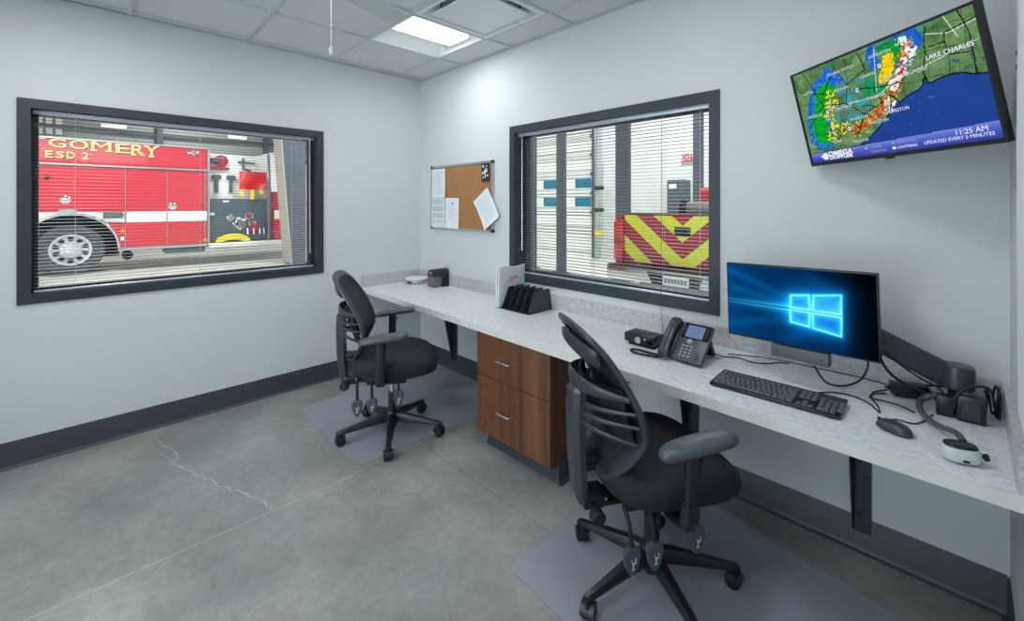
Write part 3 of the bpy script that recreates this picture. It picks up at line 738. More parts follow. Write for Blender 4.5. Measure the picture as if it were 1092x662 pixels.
# file sorter with the padded envelope
t = thing('file_sorter', 'black desk file sorter with upright dividers holding a white envelope', 'sorter', (1.6, -0.15, DZ))
MB().rbox(1.438, 1.760, -0.280, -0.025, DZ, DZ + 0.006, 0.002, 1).build('base', M['plastic'], t)
for k in range(5):
    x = 1.497 + 0.0640 * k
    p = [(-0.278, 0.006), (-0.028, 0.006), (-0.056, 0.145), (-0.062, 0.152), (-0.120, 0.152), (-0.128, 0.146), (-0.150, 0.146), (-0.158, 0.150), (-0.205, 0.150), (-0.214, 0.143)]
    MB().prism(p, lambda u, v, h: (x + h, u, DZ + v), 0, 0.005).build('divider', M['sorter'], t)
t = thing('padded_envelope', 'white padded envelope standing in the file sorter', 'envelope', (1.455, -0.15, DZ))
MB().sheet(lambda u, v: (1.466 + 0.004 * math.sin(PI * u) * math.sin(PI * v) + 0.01 * v, -0.285 + 0.262 * u, DZ + 0.007 + (0.285 + 0.006 * math.sin(u * 7)) * v), 10, 8, 0.012).build('front_sleeve', M['envelope'], t)
MB().sheet(lambda u, v: (1.447 - 0.003 * math.sin(PI * u) * math.sin(PI * v) + 0.006 * v, -0.286 + 0.262 * u, DZ + 0.007 + (0.280 + 0.004 * math.sin(u * 5 + 1)) * v), 10, 8, 0.014).build('rear_sleeve', M['envelope'], t)
for k, (y0, y1, z) in enumerate(((-0.195, -0.115, 0.205), (-0.175, -0.105, 0.192), (-0.205, -0.155, 0.178))):
    m = MB()
    yy = y0
    while yy < y1:
        l = random.uniform(0.006, 0.016); m.box(1.4815, 1.4835, yy, yy + l, DZ + z + 0.004 * k * 0 + (yy - y0) * 0.12, DZ + z + 0.008 + (yy - y0) * 0.12); yy += l + 0.004
    m.build('handwriting', M['inkred' if k < 2 else 'ink'], t)

# little black set-top camera box
t = thing('black_box', 'low black electronic box with a round lens and an orange light beside the phone', 'device', (2.618, -0.28, DZ))
MB().rbox(2.55, 2.70, -0.325, -0.225, DZ, DZ + 0.014, 0.004).build('foot', M['dark'], t)
MB().rbox(2.533, 2.703, -0.337, -0.222, DZ + 0.017, DZ + 0.062, 0.004).build('case', M['plastic'], t)
MB().rbox(2.603, 2.697, -0.3395, -0.335, DZ + 0.021, DZ + 0.058, 0.002, 1).build('front_window', M['screenblk'], t)
MB().lathe([(0.0165, 0), (0.0165, 0.007), (0.011, 0.007), (0.009, 0.003)], 24, lambda x, y, z: (2.617 + x, -0.3385 - z, DZ + 0.036 + y)).build('lens_ring', M['alu'], t)
MB().lathe([(0.0035, 0), (0.003, 0.002)], 10, lambda x, y, z: (2.655 + x, -0.3395 - z, DZ + 0.046 + y)).build('status_light', M['led'], t)
MB().rbox(2.58, 2.61, -0.285, -0.27, DZ + 0.061, DZ + 0.0635, 0.001, 1).build('badge', M['plastic2'], t)

# desk phone
PX, PY = Vector((1, -0.045, 0)).normalized(), Vector((0.02, 0.70, 0.70)).normalized()
ph = frame_of((2.776, -0.398, DZ + 0.002), PX, PY)
t = thing('desk_phone', 'charcoal office desk phone with a blue display and corded handset', 'phone', (2.88, -0.33, DZ))
MB(ph).rbox(0, 0.205, 0, 0.205, 0.002, 0.024, 0.006).build('body', M['phone'], t)
MB(ph).rbox(0.070, 0.200, 0.118, 0.200, 0.024, 0.0265, 0.002, 1).build('display_bezel', M['screenblk'], t)
MB(ph).box(0.088, 0.172, 0.124, 0.190, 0.0264, 0.0272).build('display', M['lcd'], t, label='lit pale blue display')
MB().prism([(-0.20, 0.0), (-0.17, 0.0), (-0.255, 0.13), (-0.275, 0.13)], lambda u, v, h: (h, u, DZ + v), 2.80, 2.95).build('stand', M['plastic'], t)
m = MB(ph)
for r in range(4):
    for c in range(3): m.rbox(0.088 + c * 0.021, 0.102 + c * 0.021, 0.020 + r * 0.017, 0.030 + r * 0.017, 0.023, 0.0275, 0.002, 1)
m.build('keypad', M['keygrey'], t, kind='stuff')
m = MB(ph)
for k in range(5): m.rbox(0.074, 0.082, 0.130 + k * 0.012, 0.137 + k * 0.012, 0.026, 0.0285, 0.001, 1).rbox(0.180, 0.190, 0.130 + k * 0.012, 0.137 + k * 0.012, 0.026, 0.0285, 0.001, 1)
for x, y in ((0.085, 0.103), (0.150, 0.103), (0.10, 0.112), (0.14, 0.112), (0.066, 0.03), (0.066, 0.045), (0.066, 0.075), (0.066, 0.09), (0.170, 0.05), (0.178, 0.02), (0.168, 0.02), (0.172, 0.032)): m.rbox(x - 0.005, x + 0.005, y - 0.004, y + 0.004, 0.023, 0.027, 0.001, 1)
m.build('function_keys', M['padgrey'], t, kind='stuff')
MB(ph).lathe([(0.013, 0.024), (0.012, 0.028), (0.005, 0.0285)], 20, lambda x, y, z: (0.118 + x, 0.104 + y, z)).build('navigation_ring', M['keygrey'], t)
MB(ph).rbox(0.004, 0.058, 0.004, 0.20, 0.020, 0.030, 0.006).build('cradle', M['plastic'], t)
hp = bez([(0.026, -0.010, 0.032), (0.026, 0.012, 0.042), (0.026, 0.06, 0.050), (0.026, 0.105, 0.052), (0.026, 0.145, 0.050), (0.026, 0.180, 0.042), (0.026, 0.198, 0.034)], 4)
MB_ = MB(ph); n_ = len(hp)
sweep(MB_, hp, (0, 0, 1), [0.056 if (k < 6 or k > n_ - 7) else 0.050 for k in range(n_)], [0.034 if (k < 6 or k > n_ - 7) else 0.026 for k in range(n_)], 14)
MB_.rbox(0.010, 0.050, -0.008, 0.040, 0.028, 0.044, 0.008).rbox(0.010, 0.050, 0.158, 0.195, 0.028, 0.044, 0.008)
MB_.build('handset', M['handset'], t)
cp = bez([(2.792, -0.412, DZ + 0.012), (2.765, -0.432, DZ + 0.008), (2.72, -0.445, DZ + 0.008), (2.665, -0.452, DZ + 0.008), (2.628, -0.430, DZ + 0.008), (2.640, -0.405, DZ + 0.008), (2.70, -0.400, DZ + 0.008), (2.76, -0.404, DZ + 0.009), (2.785, -0.402, DZ + 0.012)], 14)
MB().tube(cp, [0.0062 if k % 2 else 0.0046 for k in range(len(cp))], 8).build('coiled_cord', M['rubber'], t)

# monitor on its arm
MU, MV = Vector((1.007, -0.1235, 0.0308)).normalized(), Vector((-0.0203, 0.0037, 0.985)).normalized()
MV = (MV - MU * MU.dot(MV)).normalized(); MO = Vector((3.3274, -0.3437, 1.0896)); mf = frame_of(MO, MU, MV); MN = MU.cross(MV)
t = thing('monitor', 'wide computer monitor showing a glowing blue window wallpaper, on an arm', 'monitor', tuple(MO))
MB(mf).rbox(-0.275, 0.275, -0.1625, 0.1625, -0.022, 0.001, 0.003).build('casing', M['bluecase'], t)
MB(mf).rbox(-0.16, 0.16, -0.11, 0.10, -0.05, -0.021, 0.012).build('rear_cover', M['plastic'], t)
MBZ = lin(38)
PAN = [[(0.479, 0.649), (0.604, 0.677), (0.601, 0.491), (0.476, 0.490)], [(0.626, 0.678), (0.798, 0.717), (0.794, 0.484), (0.622, 0.483)], [(0.475, 0.468), (0.600, 0.464), (0.597, 0.283), (0.473, 0.307)], [(0.622, 0.462), (0.794, 0.464), (0.790, 0.230), (0.618, 0.275)]]
ASP = 0.55 / 0.325
def segd(p, a, b):
    ax, ay, bx, by = a[0] * ASP, a[1], b[0] * ASP, b[1]; px, py = p[0] * ASP, p[1]
    dx, dy = bx - ax, by - ay; t_ = max(0, min(1, ((px - ax) * dx + (py - ay) * dy) / (dx * dx + dy * dy + 1e-9)))
    return math.hypot(px - ax - dx * t_, py - ay - dy * t_)
def inside(p, poly):
    c = False; x, y = p
    for (x0, y0), (x1, y1) in zip(poly, poly[1:] + poly[:1]):
        if (y0 > y) != (y1 > y) and x < (x1 - x0) * (y - y0) / (y1 - y0) + x0: c = not c
    return c
def wallpaper(s, v):
    s = 0.008 + 0.984 * s; v = 0.023 + 0.958 * v; p = (s, v)
    # deep blue ground, brightest round the window
    d = math.hypot((s - 0.62) * ASP, v - 0.48)
    g = math.exp(-d * d / 0.09)
    far = math.exp(-max(0, s - 0.80) * 9) if s > 0.8 else 1
    top = 1.0 - 0.75 * max(0, min(1, (s - 0.56) * 2.0)) * max(0, min(1, (v - 0.72) * 5))
    c = [2 + 6 * g, 34 + 76 * g, 74 + 120 * g]
    lft = max(0, min(1, (0.62 - s) / 0.6)); c[1] += 30 * lft; c[2] += 44 * lft
    # rays fanning left and right from the window
    for (a, b_, w_, k) in (((0.48, 0.60), (0.02, 0.90), 0.05, 30), ((0.48, 0.36), (0.02, 0.16), 0.06, 22), ((0.48, 0.55), (0.05, 0.66), 0.06, 26), ((0.80, 0.70), (0.62, 0.90), 0.08, 18), ((0.6, 0.27), (0.45, 0.05), 0.09, 16)):
        q = math.exp(-(segd(p, a, b_) / w_) ** 2) * k; c[1] += q * 0.8; c[2] += q * 1.2
    c = [q * far * top for q in c]
    wide = 0.02 + 0.03 * max(0, min(1, s / 0.47))
    if s < 0.8:
        b_ = math.exp(-(abs(v - 0.478) / (wide * 1.25)) ** 1.3) * (0.55 + 0.45 * min(1, s / 0.45)); c[0] += 50 * b_; c[1] += 150 * b_; c[2] += 170 * b_
        if abs(v - 0.478) < 0.006 and s < 0.475: c = [q * 0.45 for q in c]
    dm = 9
    for poly in PAN:
        if inside(p, poly):
            k = 0.25 + 0.75 * math.exp(-abs(v - 0.478) / 0.07) + 0.22 * math.sin(16 * (v + 0.40 * s))
            c = [10 + 70 * k, 100 + 95 * k, 198 + 50 * k]
        for a, b_ in zip(poly, poly[1:] + poly[:1]): dm = min(dm, segd(p, a, b_))
    e = math.exp(-(dm / 0.012) ** 2); h = math.exp(-dm / 0.05)
    c = [c[0] + 90 * e + 14 * h, c[1] + 120 * e + 84 * h, c[2] + 120 * e + 104 * h]
    if 0.475 < s < 0.8 and abs(v - 0.474) < 0.005: c = [20, 110, 190]
    return c
picture('screen', MO + MN * 0.0018, MU, MV, 0.55 * 0.984, 0.325 * 0.958, 220, 124, wallpaper, t)
# monitor arm
t = thing('monitor_stand', 'black articulated monitor arm clamped at the right end of the worktop', 'monitor stand', (3.795, -0.15, DZ))
MB().lathe([(0.052, 0), (0.055, 0.004), (0.052, 0.014), (0.026, 0.018), (0.024, 0.085)], 28, lambda x, y, z: (3.795 + x, -0.15 + y, DZ + z)).build('pole', M['plastic'], t)
MB().lathe([(0.040, 0.080), (0.047, 0.085), (0.048, 0.150), (0.045, 0.163), (0.036, 0.167), (0.010, 0.168)], 28, lambda x, y, z: (3.795 + x, -0.15 + y, DZ + z)).build('pivot', M['plastic2'], t)
a0, a1 = Vector((3.778, -0.154, 0.878)), Vector((3.47, -0.226, 1.035))
ad = (a1 - a0).normalized(); an = Vector((ad.y, -ad.x, 0)).normalized()
sweep(MB(), [a0, a0 + ad * 0.02, a0.lerp(a1, 0.5), a1 - ad * 0.02, a1], an, [0.080, 0.090, 0.090, 0.088, 0.075], [0.042, 0.048, 0.048, 0.048, 0.04], 16, p=5).build('arm', M['plastic2'], t)
for k in (-0.012, 0.016):
    q = Vector((0, 0, k)) + an * 0.0245
    sweep(MB(), [a0 + ad * 0.03 + q, a1 - ad * 0.03 + q], an, 0.004, 0.0015, 8).build('groove', M['dark'], t)
MB().tube([a1, Vector((3.40, -0.245, 1.075)), MO - MN * 0.078], 0.018, 12).build('wrist', M['plastic'], t)
MB(mf).rbox(-0.05, 0.05, -0.05, 0.05, -0.080, -0.0515, 0.004).build('mount_plate', M['plastic'], t)

# sound bar under the monitor
t = thing('sound_bar', 'slim charcoal sound bar hooked under the monitor edge', 'speaker', tuple(MO + MU * 0.012 - MV * 0.185))
MB(mf).rbox(-0.092, 0.116, -0.216, -0.166, -0.030, 0.008, 0.005).build('body', M['soundbar'], t)
MB(mf).rbox(-0.035, 0.045, -0.172, -0.1635, -0.020, 0.002, 0.003).build('clip', M['plastic'], t)
for x in (-0.065, 0.09):
    MB(mf).lathe([(0.007, 0.007), (0.006, 0.0092)], 14, lambda a, c, h: (x + a, -0.194 + c * 0.7, h)).build('badge', M['padgrey'], t)

# keyboard
kf = frame_of((3.075, -0.569, DZ + 0.003), (1, 0.030, 0), (-0.02, 1, 0.045))
t = thing('keyboard', 'full-size black keyboard lying in front of the monitor', 'keyboard', (3.297, -0.47, DZ))
MB(kf).rbox(0, 0.440, 0, 0.172, -0.001, 0.012, 0.004).build('tray', M['plastic'], t)
m = MB(kf)
def key(x, y, wd, hd=0.0205):
    x0, x1, y0, y1 = x + 0.0012, x + wd - 0.0012, y + 0.0012, y + hd - 0.0012; i = 0.0015
    m.add([(x0, y0, 0.011), (x1, y0, 0.011), (x1, y1, 0.011), (x0, y1, 0.011), (x0 + i, y0 + i, 0.0165), (x1 - i, y0 + i, 0.0165), (x1 - i, y1 - i, 0.0165), (x0 + i, y1 - i, 0.0165)], [(4, 5, 6, 7), (0, 1, 5, 4), (1, 2, 6, 5), (2, 3, 7, 6), (3, 0, 4, 7)])
X0, Y0, PI_, RP = 0.010, 0.012, 0.0189, 0.0222
for r, row in enumerate(([1.25, 1.25, 1.25, 6.25, 1.25, 1.25, 1.25, 1.25], [2.25] + [1] * 10 + [2.75], [1.75] + [1] * 11 + [2.25], [1.5] + [1] * 12 + [1.5], [1] * 13 + [2])):
    x = X0
    for q in row: key(x, Y0 + r * RP, q * PI_); x += q * PI_
for k in range(14):
    key(X0 + k * PI_ * 1.07, Y0 + 5 * RP + 0.008, PI_ * 0.98, 0.016)
for k in range(3):
    xn = X0 + 15 * PI_ + 0.008 + k * PI_
    key(xn, Y0, PI_)
    for r in (3, 4): key(xn, Y0 + r * RP, PI_)
    key(xn, Y0 + 5 * RP + 0.008, PI_, 0.016)
key(X0 + 15 * PI_ + 0.008 + PI_, Y0 + RP, PI_)
xb = X0 + 18 * PI_ + 0.016
for r in range(5):
    for k in range(4):
        if not (k == 3 and r in (0, 2)) and not (r == 0 and k == 1): key(xb + k * PI_, Y0 + r * RP, PI_ * (2 if (r == 0 and k == 0) else 1), 0.0205 + (RP if (k == 3 and r in (1,)) else 0))
m.build('keys', M['keycap'], t, kind='stuff')

# mouse
mr = math.atan2(0.043, -0.087)
t = thing('mouse', 'black wired mouse right of the keyboard', 'mouse', (3.652, -0.512, DZ), mr)
rs = []
for k, z in ((0.86, 0.0), (1.0, 0.006), (0.97, 0.014), (0.88, 0.022), (0.70, 0.029), (0.42, 0.033), (0.12, 0.034)): rs.append(superring(-0.006 * (1 - k), 0, z, 0.051 * k, 0.030 * k, 32, 2.3, lambda x, y: 0.0))
MB().rings(rs).build('shell', M['plastic2'], t, True)
MB().lathe([(0.008, -0.0035), (0.009, 0), (0.008, 0.0035)], 16, lambda x, y, z: (0.028 + x, z, 0.022 + y)).build('scroll_wheel', M['rubber'], t, True)
MB().box(0.018, 0.05, -0.0006, 0.0006, 0.0165, 0.0285).build('button_split', M['dark'], t, True)

# gooseneck camera at the right end
t = thing('gooseneck_camera', 'off-white camera head on a long grey flexible neck at the worktop end', 'camera', (3.803, -0.585, DZ))
hf = frame_of((3.806, -0.595, DZ + 0.003), (1, 0.42, 0), (0, 0, 1))
rs = [[(x, z, y) for x, y, z in superring(0, 0, zz, 0.044 * k, 0.030 * k2, 32, 2.6)] for zz, k, k2 in ((0.003, 0.86, 0.86), (0.010, 0.97, 0.96), (0.024, 1.0, 1.0), (0.036, 0.97, 0.97), (0.042, 0.9, 0.9))]
MB(hf).rings(rs).build('head', M['offwhite'], t)
rs = [[(x, z, y) for x, y, z in superring(0, 0, zz, 0.044 * k, 0.030 * k, 32, 2.6)] for zz, k in ((0.0415, 0.86), (0.048, 0.82), (0.050, 0.7))]
MB(hf).rings(rs).build('top_cap', M['plastic'], t)
MB(hf).cyl((0.043, 0.020, 0), (0.053, 0.020, 0), 0.004, n=10).cyl((0.052, 0.020, 0), (0.060, 0.020, 0), 0.010, n=14).build('thumb_screw', M['rubber'], t)
MB(hf).rbox(-0.006, 0.008, 0.008, 0.014, 0.027, 0.0325, 0.001, 1).build('slot', M['dark'], t)
g = bez([(3.812, -0.568, DZ + 0.049), (3.796, -0.515, DZ + 0.050), (3.758, -0.440, DZ + 0.030), (3.725, -0.375, DZ + 0.024), (3.703, -0.305, DZ + 0.026), (3.700, -0.245, DZ + 0.030), (3.712, -0.222, DZ + 0.042), (3.738, -0.222, DZ + 0.058), (3.765, -0.229, DZ + 0.066)], 8)
MB().tube(g, [0.0098 if k % 2 else 0.0090 for k in range(len(g))], 10).build('flexible_neck', M['padgrey'], t)
MB().rbox(3.742, 3.788, -0.250, -0.208, DZ, DZ + 0.072, 0.006).build('clamp', M['plastic'], t)

# power bricks and cables
bf_ = Matrix.Translation((3.663, -0.120, DZ)) @ Matrix.Rotation(math.radians(26), 4, 'Z')
t = thing('power_brick', 'black laptop power brick lying left of the arm clamp', 'power supply', (3.663, -0.120, DZ))
MB(bf_).rbox(-0.055, 0.055, -0.028, 0.028, 0.001, 0.050, 0.006).build('case', M['plastic'], t)
MB(bf_).cyl((-0.055, 0.0, 0.030), (-0.078, 0.0, 0.026), 0.006, 0.003, 10).cyl((0.055, 0.006, 0.026), (0.075, 0.006, 0.022), 0.008, 0.005, 10).build('strain_relief', M['rubber'], t)
t = thing('wall_adapter', 'blocky black mains adapter stacked beside the arm clamp', 'power supply', (3.828, -0.225, DZ))
MB().rbox(3.794, 3.866, -0.258, -0.208, DZ + 0.001, DZ + 0.090, 0.005).build('case', M['plastic'], t)
MB().rbox(3.806, 3.854, -0.2615, -0.257, DZ + 0.012, DZ + 0.075, 0.002, 1).build('ribbed_face', M['plastic2'], t)
MB().rbox(3.806, 3.846, -0.248, -0.222, DZ + 0.090, DZ + 0.098, 0.003).build('plug_neck', M['plastic2'], t)

def cable(label, pts, r, m='rubber', n=7, group=None):
    o = MB().tube(bez(pts, n), r, 8).build('cable', M[m]); tag(o, label, 'cable', group); return o
z = DZ + 0.004
cable('thin black phone line running along the upstand to behind the monitor', [(2.955, -0.235, z + 0.02), (2.99, -0.18, z), (3.05, -0.150, z), (3.11, -0.165, z), (3.165, -0.14, z), (3.20, -0.08, z), (3.24, -0.06, z)], 0.0028)
cable('slim dark lead crossing the worktop below the upstand', [(2.99, -0.13, z), (3.12, -0.06, z), (3.25, -0.040, z), (3.40, -0.034, z), (3.52, -0.034, z), (3.60, -0.05, z), (3.66, -0.075, z)], 0.0022)
cable('black lead drooping from the sound bar and up behind the monitor', [(3.40, -0.362, 0.872), (3.425, -0.30, 0.80), (3.455, -0.215, z + 0.003), (3.49, -0.165, z + 0.006), (3.522, -0.155, 0.80), (3.548, -0.215, 0.87), (3.552, -0.27, 0.93)], 0.0038)
cable('keyboard lead curling right toward the power brick', [(3.39, -0.392, z + 0.006), (3.41, -0.345, z), (3.45, -0.300, z), (3.51, -0.283, z), (3.565, -0.32, z), (3.601, -0.384, z), (3.590, -0.33, z + 0.004), (3.566, -0.26, z), (3.562, -0.18, z), (3.59, -0.125, z), (3.615, -0.135, z + 0.022)], 0.0028)
cable('mouse lead looping to the gooseneck', [(3.612, -0.492, z + 0.008), (3.622, -0.455, z), (3.648, -0.410, z), (3.69, -0.408, z), (3.712, -0.372, z), (3.728, -0.31, z), (3.735, -0.268, z)], 0.0026)
cable('thin lead looped left of the power brick', [(3.598, -0.165, z), (3.565, -0.20, z), (3.560, -0.255, z), (3.605, -0.252, z), (3.65, -0.262, z), (3.69, -0.295, z)], 0.0026)
cable('black lead hanging along the underside of the monitor arm', [(3.580, -0.245, 0.945), (3.605, -0.225, 0.88), (3.64, -0.175, 0.83), (3.69, -0.165, 0.81), (3.745, -0.20, 0.80)], 0.0052)
cable('thinner lead sagging under the monitor arm', [(3.60, -0.225, 0.945), (3.65, -0.215, 0.90), (3.70, -0.205, 0.865), (3.745, -0.20, 0.845), (3.765, -0.19, 0.82)], 0.0034)
cable('lead arching over from the clamp past the wall adapter', [(3.788, -0.262, 0.80), (3.795, -0.268, 0.85), (3.825, -0.255, 0.882), (3.855, -0.24, 0.89), (3.868, -0.225, 0.882), (3.862, -0.216, 0.866)], 0.0046)
cable('output lead between power brick and arm clamp', [(3.728, -0.085, z + 0.018), (3.75, -0.072, z + 0.008), (3.765, -0.082, z + 0.003), (3.772, -0.095, z + 0.0165)], 0.005)
cable('second lead bundled by the arm clamp', [(3.70, -0.085, z + 0.04), (3.74, -0.05, z + 0.04), (3.78, -0.04, z + 0.035), (3.83, -0.06, z + 0.02), (3.86, -0.09, z + 0.012)], 0.0044)
pts = []
for k in range(40):
    a = k * 0.80; q = 1.0 + 0.22 * math.sin(k * 0.9); pts.append((3.884 + 0.018 * math.sin(a * 0.29), -0.140 + 0.036 * q * math.cos(a) + 0.010 * math.sin(k * 0.31), DZ + 0.058 + 0.044 * q * math.sin(a)))
cable('hank of black cable bundled at the right upstand', pts, 0.0032)

# ---------------------------------------------------------------- cork board and what is pinned on it
t = thing('cork_board', 'aluminium-framed cork notice board on the back wall left of the window', 'notice board', (0.66, 0, 1.27))
BX0, BX1, BZ0, BZ1 = 0.212, 1.112, 1.276, 1.872
MB().box(BX0 + 0.01, BX1 - 0.01, -0.014, -0.001, BZ0 + 0.01, BZ1 - 0.01).build('cork', M['cork'], t)
for a in ((BX0, BX1, BZ0, BZ0 + 0.02), (BX0, BX1, BZ1 - 0.02, BZ1), (BX0, BX0 + 0.02, BZ0 + 0.02, BZ1 - 0.02), (BX1 - 0.02, BX1, BZ0 + 0.02, BZ1 - 0.02)):
    MB().box(a[0], a[1], -0.02, 0, a[2], a[3]).build('frame_rail', M['alu'], t)
for x in (BX0 - 0.002, BX1 - 0.026):
    for zz in (BZ0 - 0.002, BZ1 - 0.026): MB().rbox(x, x + 0.028, -0.0225, -0.0005, zz, zz + 0.028, 0.004).build('corner_cap', M['plastic'], t, label='black plastic corner cap')
def sheet_of_paper(label, cx, cz, W, Hh, ang, y, lines, curl=0.004, m='paper', name='paper_sheet', seed=1, cat='paper', group=None):
    random.seed(seed); c, s_ = math.cos(ang), math.sin(ang)
    def at(u, v, d=0.0): return (cx + u * c - v * s_, y - d - curl * (2 * abs(v) / Hh) ** 2 * (1 if v < 0 else 0.3), cz + u * s_ + v * c)
    t = thing(name, label, cat, (cx, y, cz), 0, group)
    MB().sheet(lambda a, b: at((a - 0.5) * W, (b - 0.5) * Hh), 4, 10, 0.0008).build('sheet', M[m], t)
    mm = MB()
    for v, u0, u1, hh in lines:
        u = u0
        while u < u1:
            l = random.uniform(0.006, 0.022); l = min(l, u1 - u); q = [at(u, v, 0.0009), at(u + l, v, 0.0009), at(u + l, v + hh, 0.0009), at(u, v + hh, 0.0009)]
            mm.add(q, [(0, 1, 2, 3)]); u += l + 0.004
    if mm.v: mm.build('printed_lines', M['ink'], t)
    return t
G = 'white papers pinned to the cork board'
def rows(W, Hh, n, hh=0.003, mar=0.025): return [(Hh / 2 - 0.03 - k * (Hh - 0.06) / n, -W / 2 + mar, W / 2 - mar * random.uniform(1, 2.2), hh) for k in range(n)]
sheet_of_paper('white printed page at the top left corner of the cork board', 0.345, 1.705, 0.212, 0.272, 0.0, -0.0225, rows(0.21, 0.27, 16, 0.002), seed=2, group=G)
# month chart
t = sheet_of_paper('pale grey month chart at the bottom left corner of the cork board', 0.340, 1.428, 0.212, 0.275, 0.0, -0.0225, [], seed=3, m='envelope', group=G)
mm = MB()
for r in range(4):
    for c in range(3):
        for k in range(4):
            x = 0.258 + c * 0.058; zz = 1.545 - r * 0.064 - k * 0.011; mm.box(x, x + 0.046, -0.0245, -0.0232, zz, zz + 0.0035)
mm.build('printed_grid', M['ink'], t)
t = sheet_of_paper('white letter with a dark crest, second along the bottom of the cork board', 0.556, 1.428, 0.205, 0.277, -0.02, -0.0225, rows(0.2, 0.19, 9, 0.002, 0.05), seed=4, group=G)
MB().prism([(-0.012, 0.014), (-0.014, 0.0), (0, -0.022), (0.014, 0.0), (0.012, 0.014)], lambda u, v, h: (0.563 + u, -0.0235 + h, 1.525 + v), 0, 0.0006).build('crest', M['inkblk'], t)
t = sheet_of_paper('tilted white page overhanging the right edge of the cork board', 1.040, 1.470, 0.215, 0.285, math.radians(33), -0.026, rows(0.21, 0.28, 15, 0.002), seed=5, curl=0.012, group=G)
t = sheet_of_paper('narrow black and white photo print at the top right corner of the cork board', 1.022, 1.775, 0.098, 0.155, 0.02, -0.0225, [], seed=6, name='photo_print', m='inkblk', cat='photo')
mm = MB(); random.seed(11)
for k in range(26):
    x = 1.022 + random.uniform(-0.040, 0.034); zz = 1.775 + random.uniform(-0.072, 0.062); r = random.uniform(0.004, 0.012)
    mm.prism([(r * math.cos(a * PI / 4) * random.uniform(0.6, 1.2), r * math.sin(a * PI / 4) * random.uniform(0.6, 1.2)) for a in range(8)], lambda u, v, h: (x + u, -0.0236 - k * 0.00003 + h * 0, zz + v) if h == 0 else (x + u, -0.0240 - k * 0.00003, zz + v), 0, 1)
mm.build('grey_blots', M['envelope'], t)
random.seed(7)

# white sheet taped on the right wall, seen edge-on
t = thing('wall_poster', 'blank white sheet taped flat on the right wall near the camera', 'poster', (3.922, -0.9, 1.9))
MB().sheet(lambda u, v: (3.9215 - 0.003 * math.sin(v * PI), -0.515 - u * 0.75, 0.92 + v * 1.55), 4, 8, 0.0015).build('sheet', M['paper'], t)
for zz in (1.935, 1.895): MB().rbox(3.9165, 3.9195, -0.535, -0.520, zz, zz + 0.010, 0.0008, 1).build('printed_mark', M['inkblk'], t)

# ---------------------------------------------------------------- television
TU, TV0 = Vector((0.777, -0.611, 0.0128)).normalized(), Vector((-0.1447, -0.1994, 0.9806))
TV = (TV0 - TU * TU.dot(TV0)).normalized(); TN = TU.cross(TV); TO = Vector((3.585, -0.320, 1.8915)); TW, TH_ = 0.73, 0.4234
tf = frame_of(TO, TU, TV)
t = thing('television', 'black wall-mounted television showing a colourful weather radar map', 'television', tuple(TO))
m = MB(tf)
for a in ((-TW / 2, TW / 2, TH_ / 2 - 0.009, TH_ / 2), (-TW / 2, TW / 2, -TH_ / 2, -TH_ / 2 + 0.015), (-TW / 2, -TW / 2 + 0.009, -TH_ / 2 + 0.015, TH_ / 2 - 0.009), (TW / 2 - 0.009, TW / 2, -TH_ / 2 + 0.015, TH_ / 2 - 0.009)): m.box(*a[:2], *a[2:], -0.006, 0.004)
m.build('bezel', M['plastic'], t)
MB(tf).rbox(-TW / 2, TW / 2, -TH_ / 2, TH_ / 2, -0.022, -0.0062, 0.003).build('casing', M['plastic'], t)
MB(tf).rbox(-0.25, 0.25, -0.19, 0.08, -0.060, -0.0215, 0.012).build('rear_cover', M['plastic'], t)
MB(tf).rbox(-0.016, 0.012, -TH_ / 2 - 0.008, -TH_ / 2 + 0.002, -0.012, 0.003, 0.003).build('sensor_tab', M['plastic'], t)
MB(tf).rbox(-0.10, 0.10, -0.10, 0.10, -0.072, -0.0605, 0.003).build('mount_plate', M['steel'], t)
MB().tube([TO - TN * 0.07, Vector((3.66, -0.13, 1.93)), Vector((3.66, -0.02, 1.93))], 0.018, 10).build('mount_arm', M['steel'], t)
MB().rbox(3.58, 3.74, -0.022, -0.001, 1.82, 2.04, 0.003).build('wall_plate', M['steel'], t)
COAST = [(0.98, 0.5), (0.932, 0.512), (0.904, 0.541), (0.852, 0.555), (0.817, 0.552), (0.774, 0.534), (0.757, 0.533), (0.752, 0.590), (0.738, 0.565), (0.738, 0.537), (0.708, 0.503), (0.674, 0.491), (0.644, 0.469), (0.61, 0.443), (0.593, 0.504), (0.575, 0.523), (0.572, 0.441), (0.552, 0.37), (0.519, 0.321), (0.474, 0.26), (0.427, 0.209), (0.369, 0.159), (0.335, 0.11)]
GULF = COAST + [(0.335, 0.0), (1.1, 0.0), (1.1, 0.5)]
GREEN = [(0.236, 0.808), (0.298, 0.721), (0.264, 0.625), (0.209, 0.591), (0.168, 0.462), (0.192, 0.366), (0.194, 0.22), (0.123, 0.195), (0.074, 0.283), (0.063, 0.409), (0.098, 0.548), (0.132, 0.683), (0.18, 0.779)]
BLUE = [(0.268, 0.946), (0.342, 0.822), (0.357, 0.747), (0.302, 0.747), (0.262, 0.70), (0.24, 0.6), (0.2, 0.5), (0.21, 0.3), (0.20, 0.20), (0.143, 0.16), (0.10, 0.165), (0.035, 0.248), (0.038, 0.475), (0.082, 0.64), (0.131, 0.797), (0.208, 0.88)]
NEB = [(0.517, 0.969), (0.59, 0.995), (0.701, 0.989), (0.778, 0.99), (0.783, 0.886), (0.721, 0.745), (0.685, 0.673), (0.66, 0.687), (0.628, 0.753), (0.543, 0.777), (0.487, 0.821)]
NEG = [(0.57, 0.959), (0.697, 0.957), (0.681, 0.84), (0.624, 0.731), (0.574, 0.784), (0.567, 0.887)]
